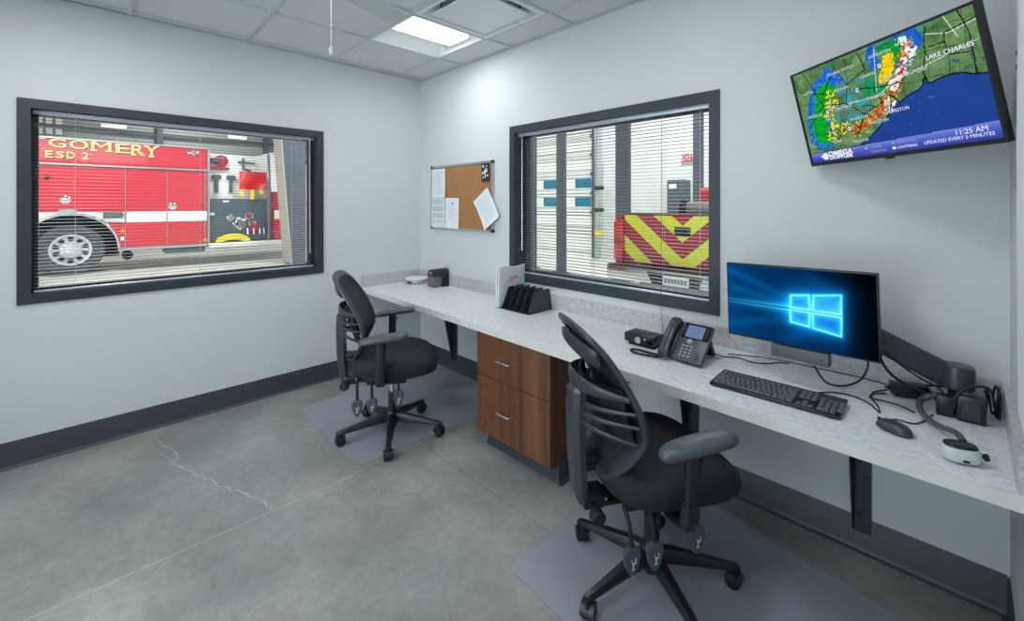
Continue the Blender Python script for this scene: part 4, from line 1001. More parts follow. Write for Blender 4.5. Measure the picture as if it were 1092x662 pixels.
MIDG = [(0.464, 0.70), (0.533, 0.77), (0.62, 0.72), (0.60, 0.60), (0.494, 0.529), (0.43, 0.601)]
YELL = [(0.584, 0.862), (0.645, 0.853), (0.622, 0.746), (0.592, 0.641), (0.530, 0.62), (0.54, 0.703), (0.574, 0.784)]
LINE = [(0.708, 0.865), (0.666, 0.731), (0.622, 0.612), (0.579, 0.51), (0.527, 0.448), (0.451, 0.35), (0.345, 0.288)]
WHITE = [(0.683, 0.918), (0.700, 0.86), (0.722, 0.806), (0.69, 0.764), (0.655, 0.690), (0.634, 0.652), (0.606, 0.596), (0.565, 0.46), (0.55, 0.42)]
LB = [(0.383, 0.572), (0.427, 0.527), (0.446, 0.44), (0.402, 0.657), (0.3, 0.468), (0.351, 0.368), (0.404, 0.377), (0.454, 0.384), (0.355, 0.503), (0.36, 0.62), (0.33, 0.42), (0.42, 0.47)]
YB = [(0.241, 0.663), (0.214, 0.561), (0.204, 0.478), (0.192, 0.279), (0.281, 0.323), (0.25, 0.60), (0.30, 0.33), (0.22, 0.37)]
ROADS = [[(0.798, 0.953), (0.78, 0.866), (0.773, 0.759), (0.753, 0.658), (0.75, 0.59)], [(0.791, 0.80), (0.86, 0.80), (0.86, 0.86), (0.98, 0.89)], [(0.86, 0.80), (0.858, 0.70), (0.945, 0.672)], [(0.925, 0.99), (0.951, 0.811), (0.945, 0.51)], [(0.03, 0.80), (0.20, 0.70), (0.30, 0.90)], [(0.10, 0.95), (0.18, 0.60), (0.05, 0.40)], [(0.30, 0.94), (0.36, 0.72), (0.48, 0.80), (0.46, 0.96)], [(0.36, 0.72), (0.33, 0.55), (0.42, 0.42), (0.36, 0.25)], [(0.18, 0.60), (0.33, 0.55)], [(0.42, 0.42), (0.53, 0.48), (0.50, 0.62), (0.40, 0.66)], [(0.50, 0.62), (0.62, 0.60), (0.70, 0.66)], [(0.20, 0.20), (0.30, 0.33), (0.36, 0.25)]]
ROUTES = [[(0.30, 0.55), (0.51, 0.54), (0.62, 0.63), (0.75, 0.67), (0.98, 0.74)], [(0.51, 0.54), (0.53, 0.75), (0.55, 0.95)], [(0.79, 0.90), (0.88, 0.85), (0.99, 0.88)], [(0.87, 0.99), (0.91, 0.80)]]
def fbm(x, y, z=0.0):
    return noise.noise((x, y, z)) * 0.55 + noise.noise((x * 2.1, y * 2.1, z + 3)) * 0.3 + noise.noise((x * 4.4, y * 4.4, z + 7)) * 0.2
def pl(p, L, asp=TW / TH_):
    return min(math.hypot(0, 0) + _sd(p, a, b, asp) for a, b in zip(L[:-1], L[1:]))
def _sd(p, a, b, asp):
    ax, ay, bx, by, px, py = a[0] * asp, a[1], b[0] * asp, b[1], p[0] * asp, p[1]
    dx, dy = bx - ax, by - ay; t_ = max(0, min(1, ((px - ax) * dx + (py - ay) * dy) / (dx * dx + dy * dy + 1e-9)))
    return math.hypot(px - ax - dx * t_, py - ay - dy * t_)
def radar(s, v):
    s = 0.0125 + 0.975 * s; v = 0.036 + 0.942 * v; p = (s, v); bar = 0.127 + 0.033 * s
    if v < bar:
        k = v / bar; return (50 + 70 * k ** 2, 62 + 76 * k ** 2, 140 + 80 * k)
    x, y = s * TW / TH_, v
    n1 = fbm(x * 5, y * 5); n2 = fbm(x * 16, y * 16, 5); n3 = fbm(x * 34, y * 34, 9)
    q = (s + 0.032 * n2 + 0.020 * n3, v + 0.055 * fbm(x * 16, y * 16, 21) + 0.035 * n3)
    wet = inside((s + 0.003 * n2, v + 0.006 * n3), GULF)
    if wet:
        c = (34 + 6 * n1, 66 + 8 * n1 + 14 * (v - 0.2), 146 + 10 * n1)
        if n3 > 0.30 and 0.50 < s < 0.78 and v < 0.48 and fbm(x * 22, y * 22, 40) > 0.12: c = (60, 130, 190) if n2 < 0.15 else (60, 180, 130)
    else:
        k = 0.5 + 0.9 * n1 + 0.4 * n2; k = max(0, min(1, k)); c = (64 + 62 * k + 22 * n3, 106 + 56 * k + 24 * n3, 60 + 48 * k + 20 * n3)
        if s > 0.78 and v < 0.66 and n2 > 0.2: c = (62, 92, 130)
    lb = min(math.hypot((s - a) * 1.72, v - b_) for a, b_ in LB)
    if not wet:
        if lb < 0.12 and n2 + 0.6 * n3 > -0.02 + lb * 1.6: c = (40, 140, 200) if n3 > 0 else (60, 170, 150)
        if inside(q, BLUE): c = (30, 100, 214) if n3 > -0.1 else (56, 140, 230)
        if inside(q, NEB): c = (28, 96, 214) if n2 > -0.12 else (70, 150, 120)
        if inside(q, MIDG) and n2 > -0.2: c = (20, 150, 60) if n3 > -0.15 else (50, 140, 190)
    if inside(q, GREEN): c = (22, 178, 48) if n3 > 0.02 else (14, 148, 44)
    if inside(q, NEG): c = (20, 160, 50) if n3 > 0 else (16, 136, 60)
    if inside(q, YELL): c = (250, 216, 24) if n3 > -0.16 else (232, 160, 20)
    yb = min(math.hypot((s - a) * 1.72, v - b_) for a, b_ in YB)
    if yb < 0.06 and n3 > -0.02 + yb * 2: c = (246, 222, 30)
    d = pl(p, LINE)
    if d < 0.10 and n2 > 0.05 + d * 2.2: c = (30, 170, 60)
    if d < 0.075 and n3 + 0.4 * n2 > -0.05 + d * 5: c = (250, 210, 40)
    if d < 0.055 and n3 > 0.0 + d * 4: c = (244, 130, 24)
    if d < 0.045 and fbm(x * 30, y * 30, 60) > 0.02 + d * 3: c = (216, 28, 24)
    wd = min(math.hypot((s - a) * 1.72, v - b_) for a, b_ in WHITE)
    if wd < 0.05 and fbm(x * 26, y * 26, 77) > -0.12 + wd * 5: c = (248, 248, 248)
    if pl(p, COAST) < 0.0055: c = (12, 22, 24)
    if not wet:
        for L in ROUTES:
            if pl(p, L) < 0.0042: c = (196, 208, 196)
        for L in ROADS:
            if pl((s + 0.004 * n2, v + 0.008 * n2), L) < 0.0045: c = tuple(z_ * 0.28 for z_ in c)
    if not wet:
        gx = (x * 6.2 + 0.5 * fbm(x * 3, y * 3, 90)) % 1.0; gy = (y * 6.0 + 0.35 * x + 0.5 * fbm(x * 3, y * 3, 120)) % 1.0
        if min(gx, 1 - gx) < 0.017 or min(gy, 1 - gy) < 0.017: c = tuple(z_ * 0.62 for z_ in c)
    if v - bar < 0.006: c = (40, 50, 110)
    return c
picture('screen', TO - TN * 0.0010 + TV * 0.0030, TU, TV, TW * 0.975, TH_ * 0.944, 300, 168, radar, t)
def cap(body, s, v, size, m='txtwhite', shadow=True, align='CENTER', xs=1.0, off=0.0, tilt=0.0):
    o = TO + TU * (TW * (s - 0.5)) + TV * (TH_ * (v - 0.5)); ux = TU * math.cos(tilt) + TV * math.sin(tilt); uy = TV * math.cos(tilt) - TU * math.sin(tilt)
    if shadow:
        for dx, dy in ((0.0011, -0.0011),): text('caption_shadow', body, size, frame_of(o + TN * 0.0012 + ux * dx + uy * dy, ux, uy), M['txtblack'], t, align, 0.0001, off + 0.0002, xs)
    text('caption', body, size, frame_of(o + TN * 0.0019, ux, uy), M[m], t, align, 0.0001, off, xs)
cap('LAKE CHARLES', 0.868, 0.722, 0.0205, off=0.0003)
for nme, s, v in (('BEAUMONT', 0.714, 0.65), ('GALVESTON', 0.592, 0.384), ('ANGLETON', 0.489, 0.325), ('PALACIOS', 0.366, 0.185), ('EDNA', 0.225, 0.215), ('WHARTON', 0.388, 0.392), ('HOUSTON', 0.509, 0.542), ('COLUMBUS', 0.307, 0.523), ('BRENHAM', 0.322, 0.696), ('COLLEGE STATION', 0.345, 0.862), ('CONROE', 0.491, 0.742), ('LIVINGSTON', 0.574, 0.883), ('LIBERTY', 0.602, 0.671), ('AUSTIN', 0.102, 0.757), ('GONZALES', 0.113, 0.512)):
    cap(nme, s, v, 0.0150 if nme not in ('GALVESTON', 'BEAUMONT') else 0.0165)
for s, v, q in ((0.56, 0.787, '59'), (0.414, 0.643, '290'), (0.317, 0.317, '59')):
    o = TO + TU * (TW * (s - 0.5)) + TV * (TH_ * (v - 0.5)); f_ = frame_of(o, TU, TV)
    MB(f_).rbox(-0.009, 0.009, -0.009, 0.009, 0.0004, 0.0010, 0.0002, 1).build('route_shield', M['txtblack'], t)
    MB(f_).rbox(-0.0072, 0.0072, -0.0072, 0.0072, 0.0006, 0.0014, 0.0002, 1).build('route_shield', M['txtwhite'], t)
    text('caption', q, 0.009, f_ @ Matrix.Translation((0, 0, 0.0018)), M['txtblack'], t, 'CENTER', 0.0001, 0.0003)
cap('11:25 AM', 0.880, 0.118, 0.0235, shadow=False)
cap('UPDATED EVERY 5 MINUTES', 0.822, 0.076, 0.0160, shadow=False)
cap('OMEGA', 0.222, 0.102, 0.0270, off=0.0012, xs=1.25)
cap('DOPPLER', 0.222, 0.064, 0.0200, off=0.0010, xs=1.35)
o = TO + TU * (TW * (0.118 - 0.5)) + TV * (TH_ * (0.085 - 0.5))
MB(frame_of(o, TU, TV)).lathe([(0.015, 0.0008), (0.015, 0.0014), (0.009, 0.0014), (0.009, 0.0008)], 24).prism([(-0.030, 0.004), (-0.005, -0.010), (0.0, -0.004), (-0.010, 0.004)], lambda u, v, h: (u, v, h), 0.0008, 0.0014).build('station_mark', M['txtwhite'], t)
for body, s, v, mk in (('SEVERE', 0.445, 0.106, 'txtgrey'), ('TORNADO', 0.453, 0.066, 'txtpurple'), ('FLOODING', 0.604, 0.116, 'txtgreen'), ('LIGHTNING', 0.604, 0.072, 'txtwhite')):
    cap(body, s, v, 0.0135, 'txtgrey' if body != 'LIGHTNING' else 'txtwhite', False)
    o = TO + TU * (TW * ((0.386 if s < 0.5 else 0.537) - 0.5)) + TV * (TH_ * (v - 0.5))
    MB(frame_of(o, TU, TV)).rbox(-0.006, 0.006, -0.0045, 0.0045, 0.0004, 0.0012, 0.0002, 1).build('key_swatch', M[mk], t)

# ---------------------------------------------------------------- ceiling vent and ceiling fan
x0, x1, y0, y1 = 1.337, 1.928, -0.893, -0.287
t = thing('ceiling_vent', 'square plaque air vent in the ceiling beside the glowing light', 'vent', ((x0 + x1) / 2, (y0 + y1) / 2, H))
for a in ((x0, x0 + 0.03, y0, y1), (x1 - 0.03, x1, y0, y1), (x0 + 0.03, x1 - 0.03, y0, y0 + 0.03), (x0 + 0.03, x1 - 0.03, y1 - 0.03, y1)): MB().box(*a, H, H + 0.006).build('flange', M['white'], t)
xm, ym = (x0 + x1) / 2, (y0 + y1) / 2
m = MB()
for (ax, ay), (bx_, by_) in zip(((-1, -1), (1, -1), (1, 1), (-1, 1)), ((1, -1), (1, 1), (-1, 1), (-1, -1))):
    r0, r1 = 0.268, 0.16
    m.add([(xm + ax * r0, ym + ay * r0, H + 0.004), (xm + bx_ * r0, ym + by_ * r0, H + 0.004), (xm + bx_ * r1, ym + by_ * r1, H + 0.10), (xm + ax * r1, ym + ay * r1, H + 0.10)], [(0, 1, 2, 3)])
m.box(xm - 0.165, xm + 0.165, ym - 0.165, ym + 0.165, H + 0.10, H + 0.105)
m.build('throat', M['white'], t)
MB().rbox(xm - 0.225, xm + 0.225, ym - 0.225, ym + 0.225, H - 0.006, H + 0.004, 0.003, 1).build('plaque', M['white'], t)
for sx, sy in ((-1, -1), (1, -1), (1, 1), (-1, 1)): MB().box(xm + sx * 0.18 - 0.006, xm + sx * 0.18 + 0.006, ym + sy * 0.18 - 0.002, ym + sy * 0.18 + 0.002, H + 0.004, H + 0.09).build('hanger', M['dark'], t)

FX, FY, FZ = 2.075, -1.905, 2.45
t = thing('ceiling_fan', 'white ceiling fan, only a blade tip and its pull chain in view', 'fan', (FX, FY, FZ))
MB().lathe([(0.075, H - 0.001), (0.07, H - 0.03), (0.03, H - 0.06)], 24, lambda x, y, z: (FX + x, FY + y, z)).build('canopy', M['white'], t)
MB().cyl((FX, FY, H - 0.06), (FX, FY, FZ + 0.06), 0.013).build('downrod', M['white'], t)
MB().lathe([(0.05, 0.075), (0.10, 0.055), (0.115, 0.02), (0.115, -0.03), (0.09, -0.055), (0.055, -0.07), (0.05, -0.11), (0.03, -0.12)], 28, lambda x, y, z: (FX + x, FY + y, FZ + z)).build('motor', M['white'], t)
for k in range(4):
    a = math.radians(114 + 90 * k); c, s_ = math.cos(a), math.sin(a)
    def fb(u, v):
        r = 0.18 + 0.49 * u; wv = (v - 0.5) * (0.20 - 0.05 * u); return (FX + r * c - wv * s_, FY + r * s_ + wv * c, FZ + 0.012 * (v - 0.5))
    MB().sheet(fb, 4, 2, 0.007).build('blade', M['fanblade'], t)
    MB().tube([(FX + 0.10 * c, FY + 0.10 * s_, FZ), (FX + 0.20 * c, FY + 0.20 * s_, FZ + 0.004)], 0.012, 8).build('blade_iron', M['white'], t)
CXc, CYc = 2.110, -1.745
ch = MB().tube([(CXc, CYc, FZ - 0.05)] + [(CXc, CYc, FZ - 0.06 - 0.004 * k) for k in range(70)], [0.0011 + 0.0006 * (k % 2) for k in range(71)], 6).build('pull_chain', M['alu'], t)
MB().tube([(FX + 0.02, FY + 0.09, FZ - 0.045), (CXc, CYc, FZ - 0.05)], 0.006, 8).build('chain_guide', M['white'], t)
MB().lathe([(0.002, 0.032), (0.0065, 0.026), (0.0075, 0.008), (0.005, 0.0), (0.002, -0.004)], 14, lambda x, y, z: (CXc + x, CYc + y, 2.088 + z)).build('chain_fob', M['offwhite'], ch)

# ---------------------------------------------------------------- the vehicle bay round the office
struct('floor', MB().box(-15, 10, TH, 7.9, -0.1, 0).box(-15, -TH, -9, TH, -0.1, 0), M['bayfloor'])
DX0, DX1, DH = -7.2, -3.5, 4.52
struct('wall_north', MB().box(-15, DX0, 7.9, 8.1, 0, 6).box(DX1, 10, 7.9, 8.1, 0, 6).box(DX0, DX1, 7.9, 8.1, DH, 6), M['baywall'])
ww = struct('wall_west', MB().box(-15.2, -15, -9, 7.9, 0, 3.1), M['baywall'])
struct('upper_panel', MB().box(-15.2, -15, -9, 7.9, 3.1, 6), M['bayupper'], ww)
for zz in (3.15, 3.75, 4.5, 5.3): struct('girt', MB().box(-15, -14.88, -9, 7.9, zz, zz + 0.12), M['column'], ww)
for yy in (-7.5, -5.5, -3.6, -0.6, 2.6, 5.4): struct('rib', MB().box(-15, -14.8, yy - 0.08, yy + 0.08, 3.1, 6), M['column'], ww)
for k in range(3):
    for r in range(4): struct('high_pane', MB().rbox(-14.99, -14.94, -3.42 + k * 0.2, -3.28 + k * 0.2, 3.30 + r * 0.27, 3.50 + r * 0.27, 0.01, 1), M['doorwhite'], ww)
struct('wall_south', MB().box(-15, -TH, -9.2, -9, 0, 6), M['baywall'])
struct('wall_east', MB().box(10, 10.2, TH, 7.9, 0, 6), M['baywall'])
bc = struct('ceiling', MB().box(-15.2, 10.2, -9.2, 8.1, 6, 6.1), M['bayupper'])
for xx in (-13, -10, -7, -4, -1, 2, 5, 8): struct('purlin', MB().box(xx - 0.06, xx + 0.06, -9, 7.9, 5.75, 6), M['column'], bc)

def added_bay_light(x, y, label, watts=BAY_LIGHT):  # unseen overhead lamps added to brighten the bay
    t = thing('added_bay_lamp', label, 'light', (x, y, 5.3), 0, 'added unseen lights over the vehicles')
    MB().rbox(-0.6, 0.6, -0.2, 0.2, 0.0, 0.08, 0.01, 1).build('housing', M['white'], t, True)
    MB().box(-0.57, 0.57, -0.17, 0.17, -0.006, 0.0).build('diffuser', M['tube'], t, True)
    for s_ in (-0.5, 0.5): MB().cyl((s_, 0, 0.08), (s_, 0, 0.7), 0.008, n=6).build('hanger', M['alu'], t, True)
    area_lamp(t, (0, 0, -0.02), 1.1, 0.32, watts)
added_bay_light(-6.5, -2.5, 'added unseen bay lamp in front of the fire engine', BAY_LIGHT * 1.2)
added_bay_light(-6.0, 1.5, 'added unseen bay lamp above the steel column')
added_bay_light(-5.0, 5.0, 'added unseen bay lamp before the overhead door', BAY_LIGHT * 0.55)
added_bay_light(-0.3, 5.6, 'added unseen bay lamp brightening the wall left of the pickup', BAY_LIGHT * 0.9)
added_bay_light(5.5, 3.5, 'added unseen bay lamp at the far side of the pickup')
added_bay_light(-12.9, 0.0, 'added unseen bay lamp behind the fire engine', BAY_LIGHT * 0.7)
for y, lb in ((-1.76, 'left small strip light high behind the fire engine'), (1.50, 'right small strip light high behind the fire engine')):
    t = thing('strip_light', lb, 'light', (-14.2, y, 3.86), 0, 'strip lights behind the engine')
    MB().rbox(-0.06, 0.06, -0.30, 0.30, 0.02, 0.07, 0.01, 1).build('housing', M['white'], t, True)
    MB().tube([(0, -0.28, 0.0), (0, 0.28, 0.0)], 0.028, 10).build('tube', M['tube'], t, True)
    for s_ in (-0.2, 0.2): MB().cyl((0, s_, 0.07), (0, s_, 2.14), 0.008, n=6).build('hanger', M['alu'], t, True)

# overhead sectional door with windows
od = struct('door_1', MB().box(DX0 - 0.12, DX0, 7.82, 7.9, 0, DH + 0.12).box(DX1, DX1 + 0.10, 7.82, 7.9, 0, DH + 0.12).box(DX0, DX1, 7.82, 7.9, DH, DH + 0.12), M['column'])
zs = [0.0, 0.74, 1.28, 1.82, 2.36, 2.90, 3.44, 3.98, 4.52]
for k, (z0, z1) in enumerate(zip(zs[:-1], zs[1:])):
    m = MB(); y0, y1 = 7.905, 7.955
    holes = []
    if k in (2, 3):
        for c in (-6.35, -5.10, -3.86): holes.append((c - 0.30, c + 0.30, z0 + 0.15, z1 - 0.12))
    if not holes:
        m.box(DX0, DX1, y0, y1, z0 + 0.012, z1 - 0.012)
        m.box(DX0, DX1, y0 - 0.012, y0, z0 + 0.16, z0 + 0.20).box(DX0, DX1, y0 - 0.012, y0, z1 - 0.20, z1 - 0.16)
    else:
        m.box(DX0, DX1, y0, y1, z0 + 0.012, holes[0][2]).box(DX0, DX1, y0, y1, holes[0][3], z1 - 0.012)
        e = [DX0] + [q for h in holes for q in h[:2]] + [DX1]
        for a, b_ in zip(e[0::2], e[1::2]): m.box(a, b_, y0, y1, holes[0][2], holes[0][3])
    sec = struct('door_section', m, M['doorwhite'], od)
    for zg in (z0 + 0.11, z1 - 0.09): struct('groove', MB().box(DX0, DX1, y0 - 0.003, y0 + 0.004, zg - 0.012, zg + 0.012), M['doorgrey'], sec)
    struct('section_joint', MB().box(DX0, DX1, y0 + 0.015, y1 - 0.01, z0 - 0.011, z0 + 0.011), M['doorgrey'], od) if k else None
    for h in holes: struct('pane', MB().box(h[0], h[1], 7.925, 7.932, h[2], h[3]), M['skyglass'], sec)
for xx in (DX1 + 0.14, DX0 - 0.18): struct('door_track', MB().box(xx, xx + 0.05, 7.74, 7.82, 0.0, 4.4), M['alu'], od)
for zz in (1.28, 1.82, 2.36, 2.90, 3.44): struct('roller_hinge', MB().rbox(DX1 - 0.08, DX1 + 0.03, 7.84, 7.905, zz - 0.05, zz + 0.05, 0.01, 1), M['dark'], od)
t = thing('door_operator', 'pale pipe with dark and yellow valves beside the overhead door', 'pipe', (-3.15, 7.6, 0))
MB().cyl((-3.2, 7.62, 0.0), (-3.2, 7.62, 2.2), 0.03, n=10).build('riser', M['beige'], t)
for zz, mm_ in ((0.72, 'yhose'), (1.35, 'dark'), (1.95, 'dark')): MB().rbox(-3.24, -2.98, 7.56, 7.66, zz - 0.05, zz + 0.05, 0.012, 1).build('valve', M[mm_], t)
MB().cyl((-3.0, 7.62, 0.4), (-3.0, 7.62, 2.6), 0.012, n=8).build('conduit', M['alu'], t)

# columns of the bay
def column(label, x0, x1, y0, y1, top_shift=0.0, flange=None):
    t = thing('steel_column', label, 'column', ((x0 + x1) / 2, (y0 + y1) / 2, 0), 0, 'painted steel columns of the bay')
    m = MB(); m.add([(x0, y0, 0), (x1, y0, 0), (x1, y1, 0), (x0, y1, 0), (x0, y0 + top_shift, 6), (x1, y0 + top_shift, 6), (x1, y1, 6), (x0, y1, 6)], [(0, 3, 2, 1), (4, 5, 6, 7), (0, 1, 5, 4), (1, 2, 6, 5), (2, 3, 7, 6), (3, 0, 4, 7)])
    m.build('web', M['column'], t)
    if flange: m = MB(); m.add([(x0 - 0.15, y0 - 0.02, 0), (x1 + 0.02, y0 - 0.02, 0), (x1 + 0.02, y0, 0), (x0 - 0.15, y0, 0), (x0 - 0.15, y0 - 0.02 + top_shift, 6), (x1 + 0.02, y0 - 0.02 + top_shift, 6), (x1 + 0.02, y0 + top_shift, 6), (x0 - 0.15, y0 + top_shift, 6)], [(0, 3, 2, 1), (4, 5, 6, 7), (0, 1, 5, 4), (1, 2, 6, 5), (2, 3, 7, 6), (3, 0, 4, 7)]); m.build('flange', M['beige'], t)
    MB().box(x0 - 0.06, x1 + 0.06, y0 - 0.06, y1 + 0.06, 0, 0.02).build('base_plate', M['column'], t)
column('wide tapered steel column with a pale flange at the right of the left window', -8.36, -7.9, 1.31, 1.63, -0.46, True)
column('broad steel column at the left edge of the desk window', -3.64, -3.27, 5.2, 5.28)
column('narrow steel post in front of the overhead door panels', -2.53, -2.29, 5.12, 5.18)
column('steel column just left of the pickup tailgate', -1.06, -0.77, 5.2, 5.30)
column('steel column at the right side of the desk window', -0.04, 0.12, 6.45, 6.6)

t = thing('exit_sign', 'small red lit exit sign on the bay wall', 'sign', (-0.77, 7.87, 2.6))
MB().rbox(-0.95, -0.59, 7.85, 7.898, 2.48, 2.72, 0.01, 1).build('box', M['white'], t)
MB().box(-0.93, -0.61, 7.846, 7.85, 2.50, 2.70).build('face', M['exitred'], t)
text('lettering', 'EXIT', 0.17, frame_of((-0.77, 7.845, 2.60), (1, 0, 0), (0, 0, 1)), M['exitwhite'], t, offset=0.002)
t = thing('locker', 'tall dark locker with a small pale sign under the exit sign', 'locker', (-0.92, 7.7, 0))
MB().rbox(-1.12, -0.72, 7.50, 7.895, 0.0, 2.08, 0.01, 1).build('body', M['slate'], t)
MB().rbox(-1.09, -0.75, 7.488, 7.50, 0.05, 2.04, 0.006, 1).build('door', M['column'], t)
MB().box(-1.06, -0.88, 7.483, 7.488, 1.88, 1.98).build('sign_plate', M['paper'], t)

# ---------------------------------------------------------------- fire engine beyond the left window
EX = -9.33
t = thing('fire_engine', 'red fire engine with gold lettering and a white side stripe beyond the left window', 'fire engine', (-10.55, -0.8, 0))
WY, WZ, WR, AR = -2.62, 0.535, 0.535, 0.745
arc = [(WY + AR * math.cos(a), WZ + AR * math.sin(a)) for a in [PI * (1 - k / 24) for k in range(25)]]
prof = [(-4.45, 0.5)] + [(WY - AR, 0.5)] + arc + [(WY + AR, 0.5), (-0.22, 0.5), (-0.22, 2.89), (-4.45, 2.89)]
MB().prism(prof, lambda u, v, h: (h, u, v), EX - 2.45, EX - 0.016).build('body_module', M['redpaint'], t)
MB().box(EX - 2.3, EX - 0.7, WY - 0.8, WY + 0.8, 0.30, 1.28).build('wheel_well', M['dark'], t)
# doors and fascia
def panel(y0, y1, z0, z1, nm='compartment_door', par=None):
    return MB().rbox(EX - 0.016, EX, y0, y1, z0, z1, 0.004, 1, False).build(nm, M['redpaint'], par or t)
panel(-4.43, -0.24, 2.385, 2.872, 'fascia')
d1 = panel(-1.738, -1.018, 0.545, 2.305); d2 = panel(-1.000, -0.300, 0.545, 2.305)
d3 = panel(-3.46, -1.762, 1.40, 2.305); d4 = panel(-4.43, -3.48, 0.545, 2.305)
panel(-1.84, -1.762, 0.545, 1.38, 'filler_panel')
def on_side(nm, y0, y1, z0, z1, m, par=t, d=0.004, r=0): return MB().box(EX - 0.002, EX + d, y0, y1, z0, z1).build(nm, M[m], par)
for y0, y1, p in ((-1.735, -1.021, d1), (-0.997, -0.303, d2), (-4.42, -3.49, d4)): on_side('reflective_stripe', y0, y1, 1.10, 1.335, 'whitestripe', p)
MB().prism([(-3.46, 1.335), (-3.46, 1.10)] + [(y, z) for y, z in [(WY + 0.80 * math.cos(a), WZ + 0.80 * math.sin(a)) for a in [math.radians(q) for q in (135, 120, 105, 90, 75, 60, 46)]]] + [(-1.765, 1.10), (-1.765, 1.335)], lambda u, v, h: (h, u, v), EX - 0.01, EX + 0.003).build('reflective_stripe', M['whitestripe'], t)
on_side('reflective_stripe', -0.298, -0.225, 1.10, 1.335, 'whitestripe')
for z0, z1, m_, d in ((2.325, 2.365, 'chrome', 0.05), (2.872, 2.90, 'alu', 0.03), (0.475, 0.525, 'alu', 0.012)):
    if z0 > 1: on_side('rail', -4.45, -0.22, z0, z1, m_, t, d)
    else: on_side('rail', WY + AR, -0.22, z0, z1, m_, t, d)
for y in (-1.75, -1.009, -0.262): on_side('door_edge', y - 0.006, y + 0.006, 0.545, 2.305, 'alu', t, 0.006)
# arch trim
ring = []
for a in [PI * k / 30 for k in range(31)]: ring.append(Vector((EX + 0.01, WY + (AR + 0.02) * math.cos(a), WZ + (AR + 0.02) * math.sin(a))))
sweep(MB(), ring, (1, 0, 0), 0.055, 0.05, 8).build('arch_trim', M['chrome'], t)
# lettering
def gold_letter(chh, y0, y1, z0, z1, par):
    """one gold serif capital filling the box y0..y1, z0..z1 on the engine side, over its dark drop shadow"""
    for mk, sh, xo in (('inkblk', 0.015, 0.0), ('gold', 0.0, 0.004)):
        o = text('letter', chh, 1.0, Matrix.Identity(4), M[mk], par, 'LEFT', 0.002, 0.0 if chh == 'M' else 0.010)
        me = o.data; P = [v.co.copy() + WORLD[par].translation for v in me.vertices]
        x0, x1 = min(p.x for p in P), max(p.x for p in P); w0, w1 = min(p.y for p in P), max(p.y for p in P)
        for v, p in zip(me.vertices, P):
            yy = y0 + (p.x - x0) / (x1 - x0) * (y1 - y0) + sh; zz = z0 + (p.y - w0) / (w1 - w0) * (z1 - z0) - sh
            v.co = WORLD[par].inverted() @ Vector((EX + 0.004 + xo + p.z, yy, zz))
        W_, Hh = y1 - y0, z1 - z0; b_ = Hh * 0.13
        feet = {'T': [(0.5, 0, 0.26)], 'M': [(0.12, 0, 0.17), (0.88, 0, 0.17), (0.1, 1, 0.13), (0.9, 1, 0.13)], 'N': [(0.13, 0, 0.18), (0.12, 1, 0.14), (0.87, 1, 0.18)], 'R': [(0.16, 0, 0.2), (0.92, 0, 0.12), (0.1, 1, 0.12)], 'Y': [(0.5, 0, 0.22), (0.1, 1, 0.17), (0.9, 1, 0.17)], 'E': [(0.1, 0, 0.12), (0.1, 1, 0.12)], 'D': [(0.08, 0, 0.12), (0.08, 1, 0.12)]}.get(chh, [])
        for f_, top, hw in feet:
            zc = z1 - b_ / 2 if top else z0 + b_ / 2; yc = y0 + W_ * f_
            MB().box(EX + 0.002 + xo, EX + 0.0062 + xo, yc - W_ * hw + sh, yc + W_ * hw + sh, zc - b_ / 2 - sh, zc + b_ / 2 - sh).build('serif', M[mk], par)
for chh, y0, y1, z0 in (('M', -4.27, -3.95, 2.70), ('O', -3.91, -3.64, 2.70), ('N', -3.60, -3.36, 2.70), ('T', -3.31, -2.975, 2.695), ('G', -2.941, -2.683, 2.685), ('O', -2.635, -2.349, 2.678), ('M', -2.305, -1.984, 2.660), ('E', -1.915, -1.671, 2.640), ('R', -1.652, -1.414, 2.615), ('Y', -1.420, -1.169, 2.592)): gold_letter(chh, y0, y1, z0, 2.868, t)
for chh, y0, y1 in (('E', -2.989, -2.876), ('S', -2.832, -2.715), ('D', -2.675, -2.551), ('2', -2.448, -2.338)): gold_letter(chh, y0, y1, 2.467, 2.612, t)
# handles, lamps and fittings
def disc(nm, y, z, r, m_, d=0.03, par=t, par2=None):
    return MB().lathe([(r, 0), (r, d * 0.5), (r * 0.75, d), (r * 0.1, d)], 18, lambda a, c, h: (EX + h, y + a, z + c)).build(nm, M[m_], par)
for y, z, p in ((-2.70, 1.60, d3), (-0.905, 1.46, d2)):
    disc('door_handle', y, z, 0.085, 'chrome', 0.03, p); 
    MB().rbox(EX + 0.025, EX + 0.05, y - 0.07, y + 0.07, z - 0.018, z + 0.018, 0.006, 1).build('latch', M['alu'], p)
disc('marker_lamp', -0.50, 2.755, 0.055, 'whitestripe', 0.02); MB().rbox(EX, EX + 0.025, -0.62, -0.38, 2.71, 2.80, 0.02, 2).build('marker_lamp', M['chrome'], t)
f1 = MB().rbox(EX, EX + 0.07, -2.22, -1.775, 1.175, 1.345, 0.015, 2).build('side_lamp', M['chrome'], t)
MB().rbox(EX + 0.065, EX + 0.078, -2.12, -1.80, 1.20, 1.32, 0.006, 1).build('lamp_lens', M['slate'], f1)
MB().rbox(EX, EX + 0.04, -2.80, -2.52, 1.285, 1.40, 0.01, 1).build('step_plate', M['alu'], t)
disc('side_marker', -1.80, 0.90, 0.04, 'amber', 0.02); disc('side_marker', -0.255, 0.62, 0.045, 'amber', 0.02)
MB().rbox(EX, EX + 0.006, -1.83, -1.77, 0.70, 0.78, 0.002, 1).build('notice_plate', M['paper'], t)
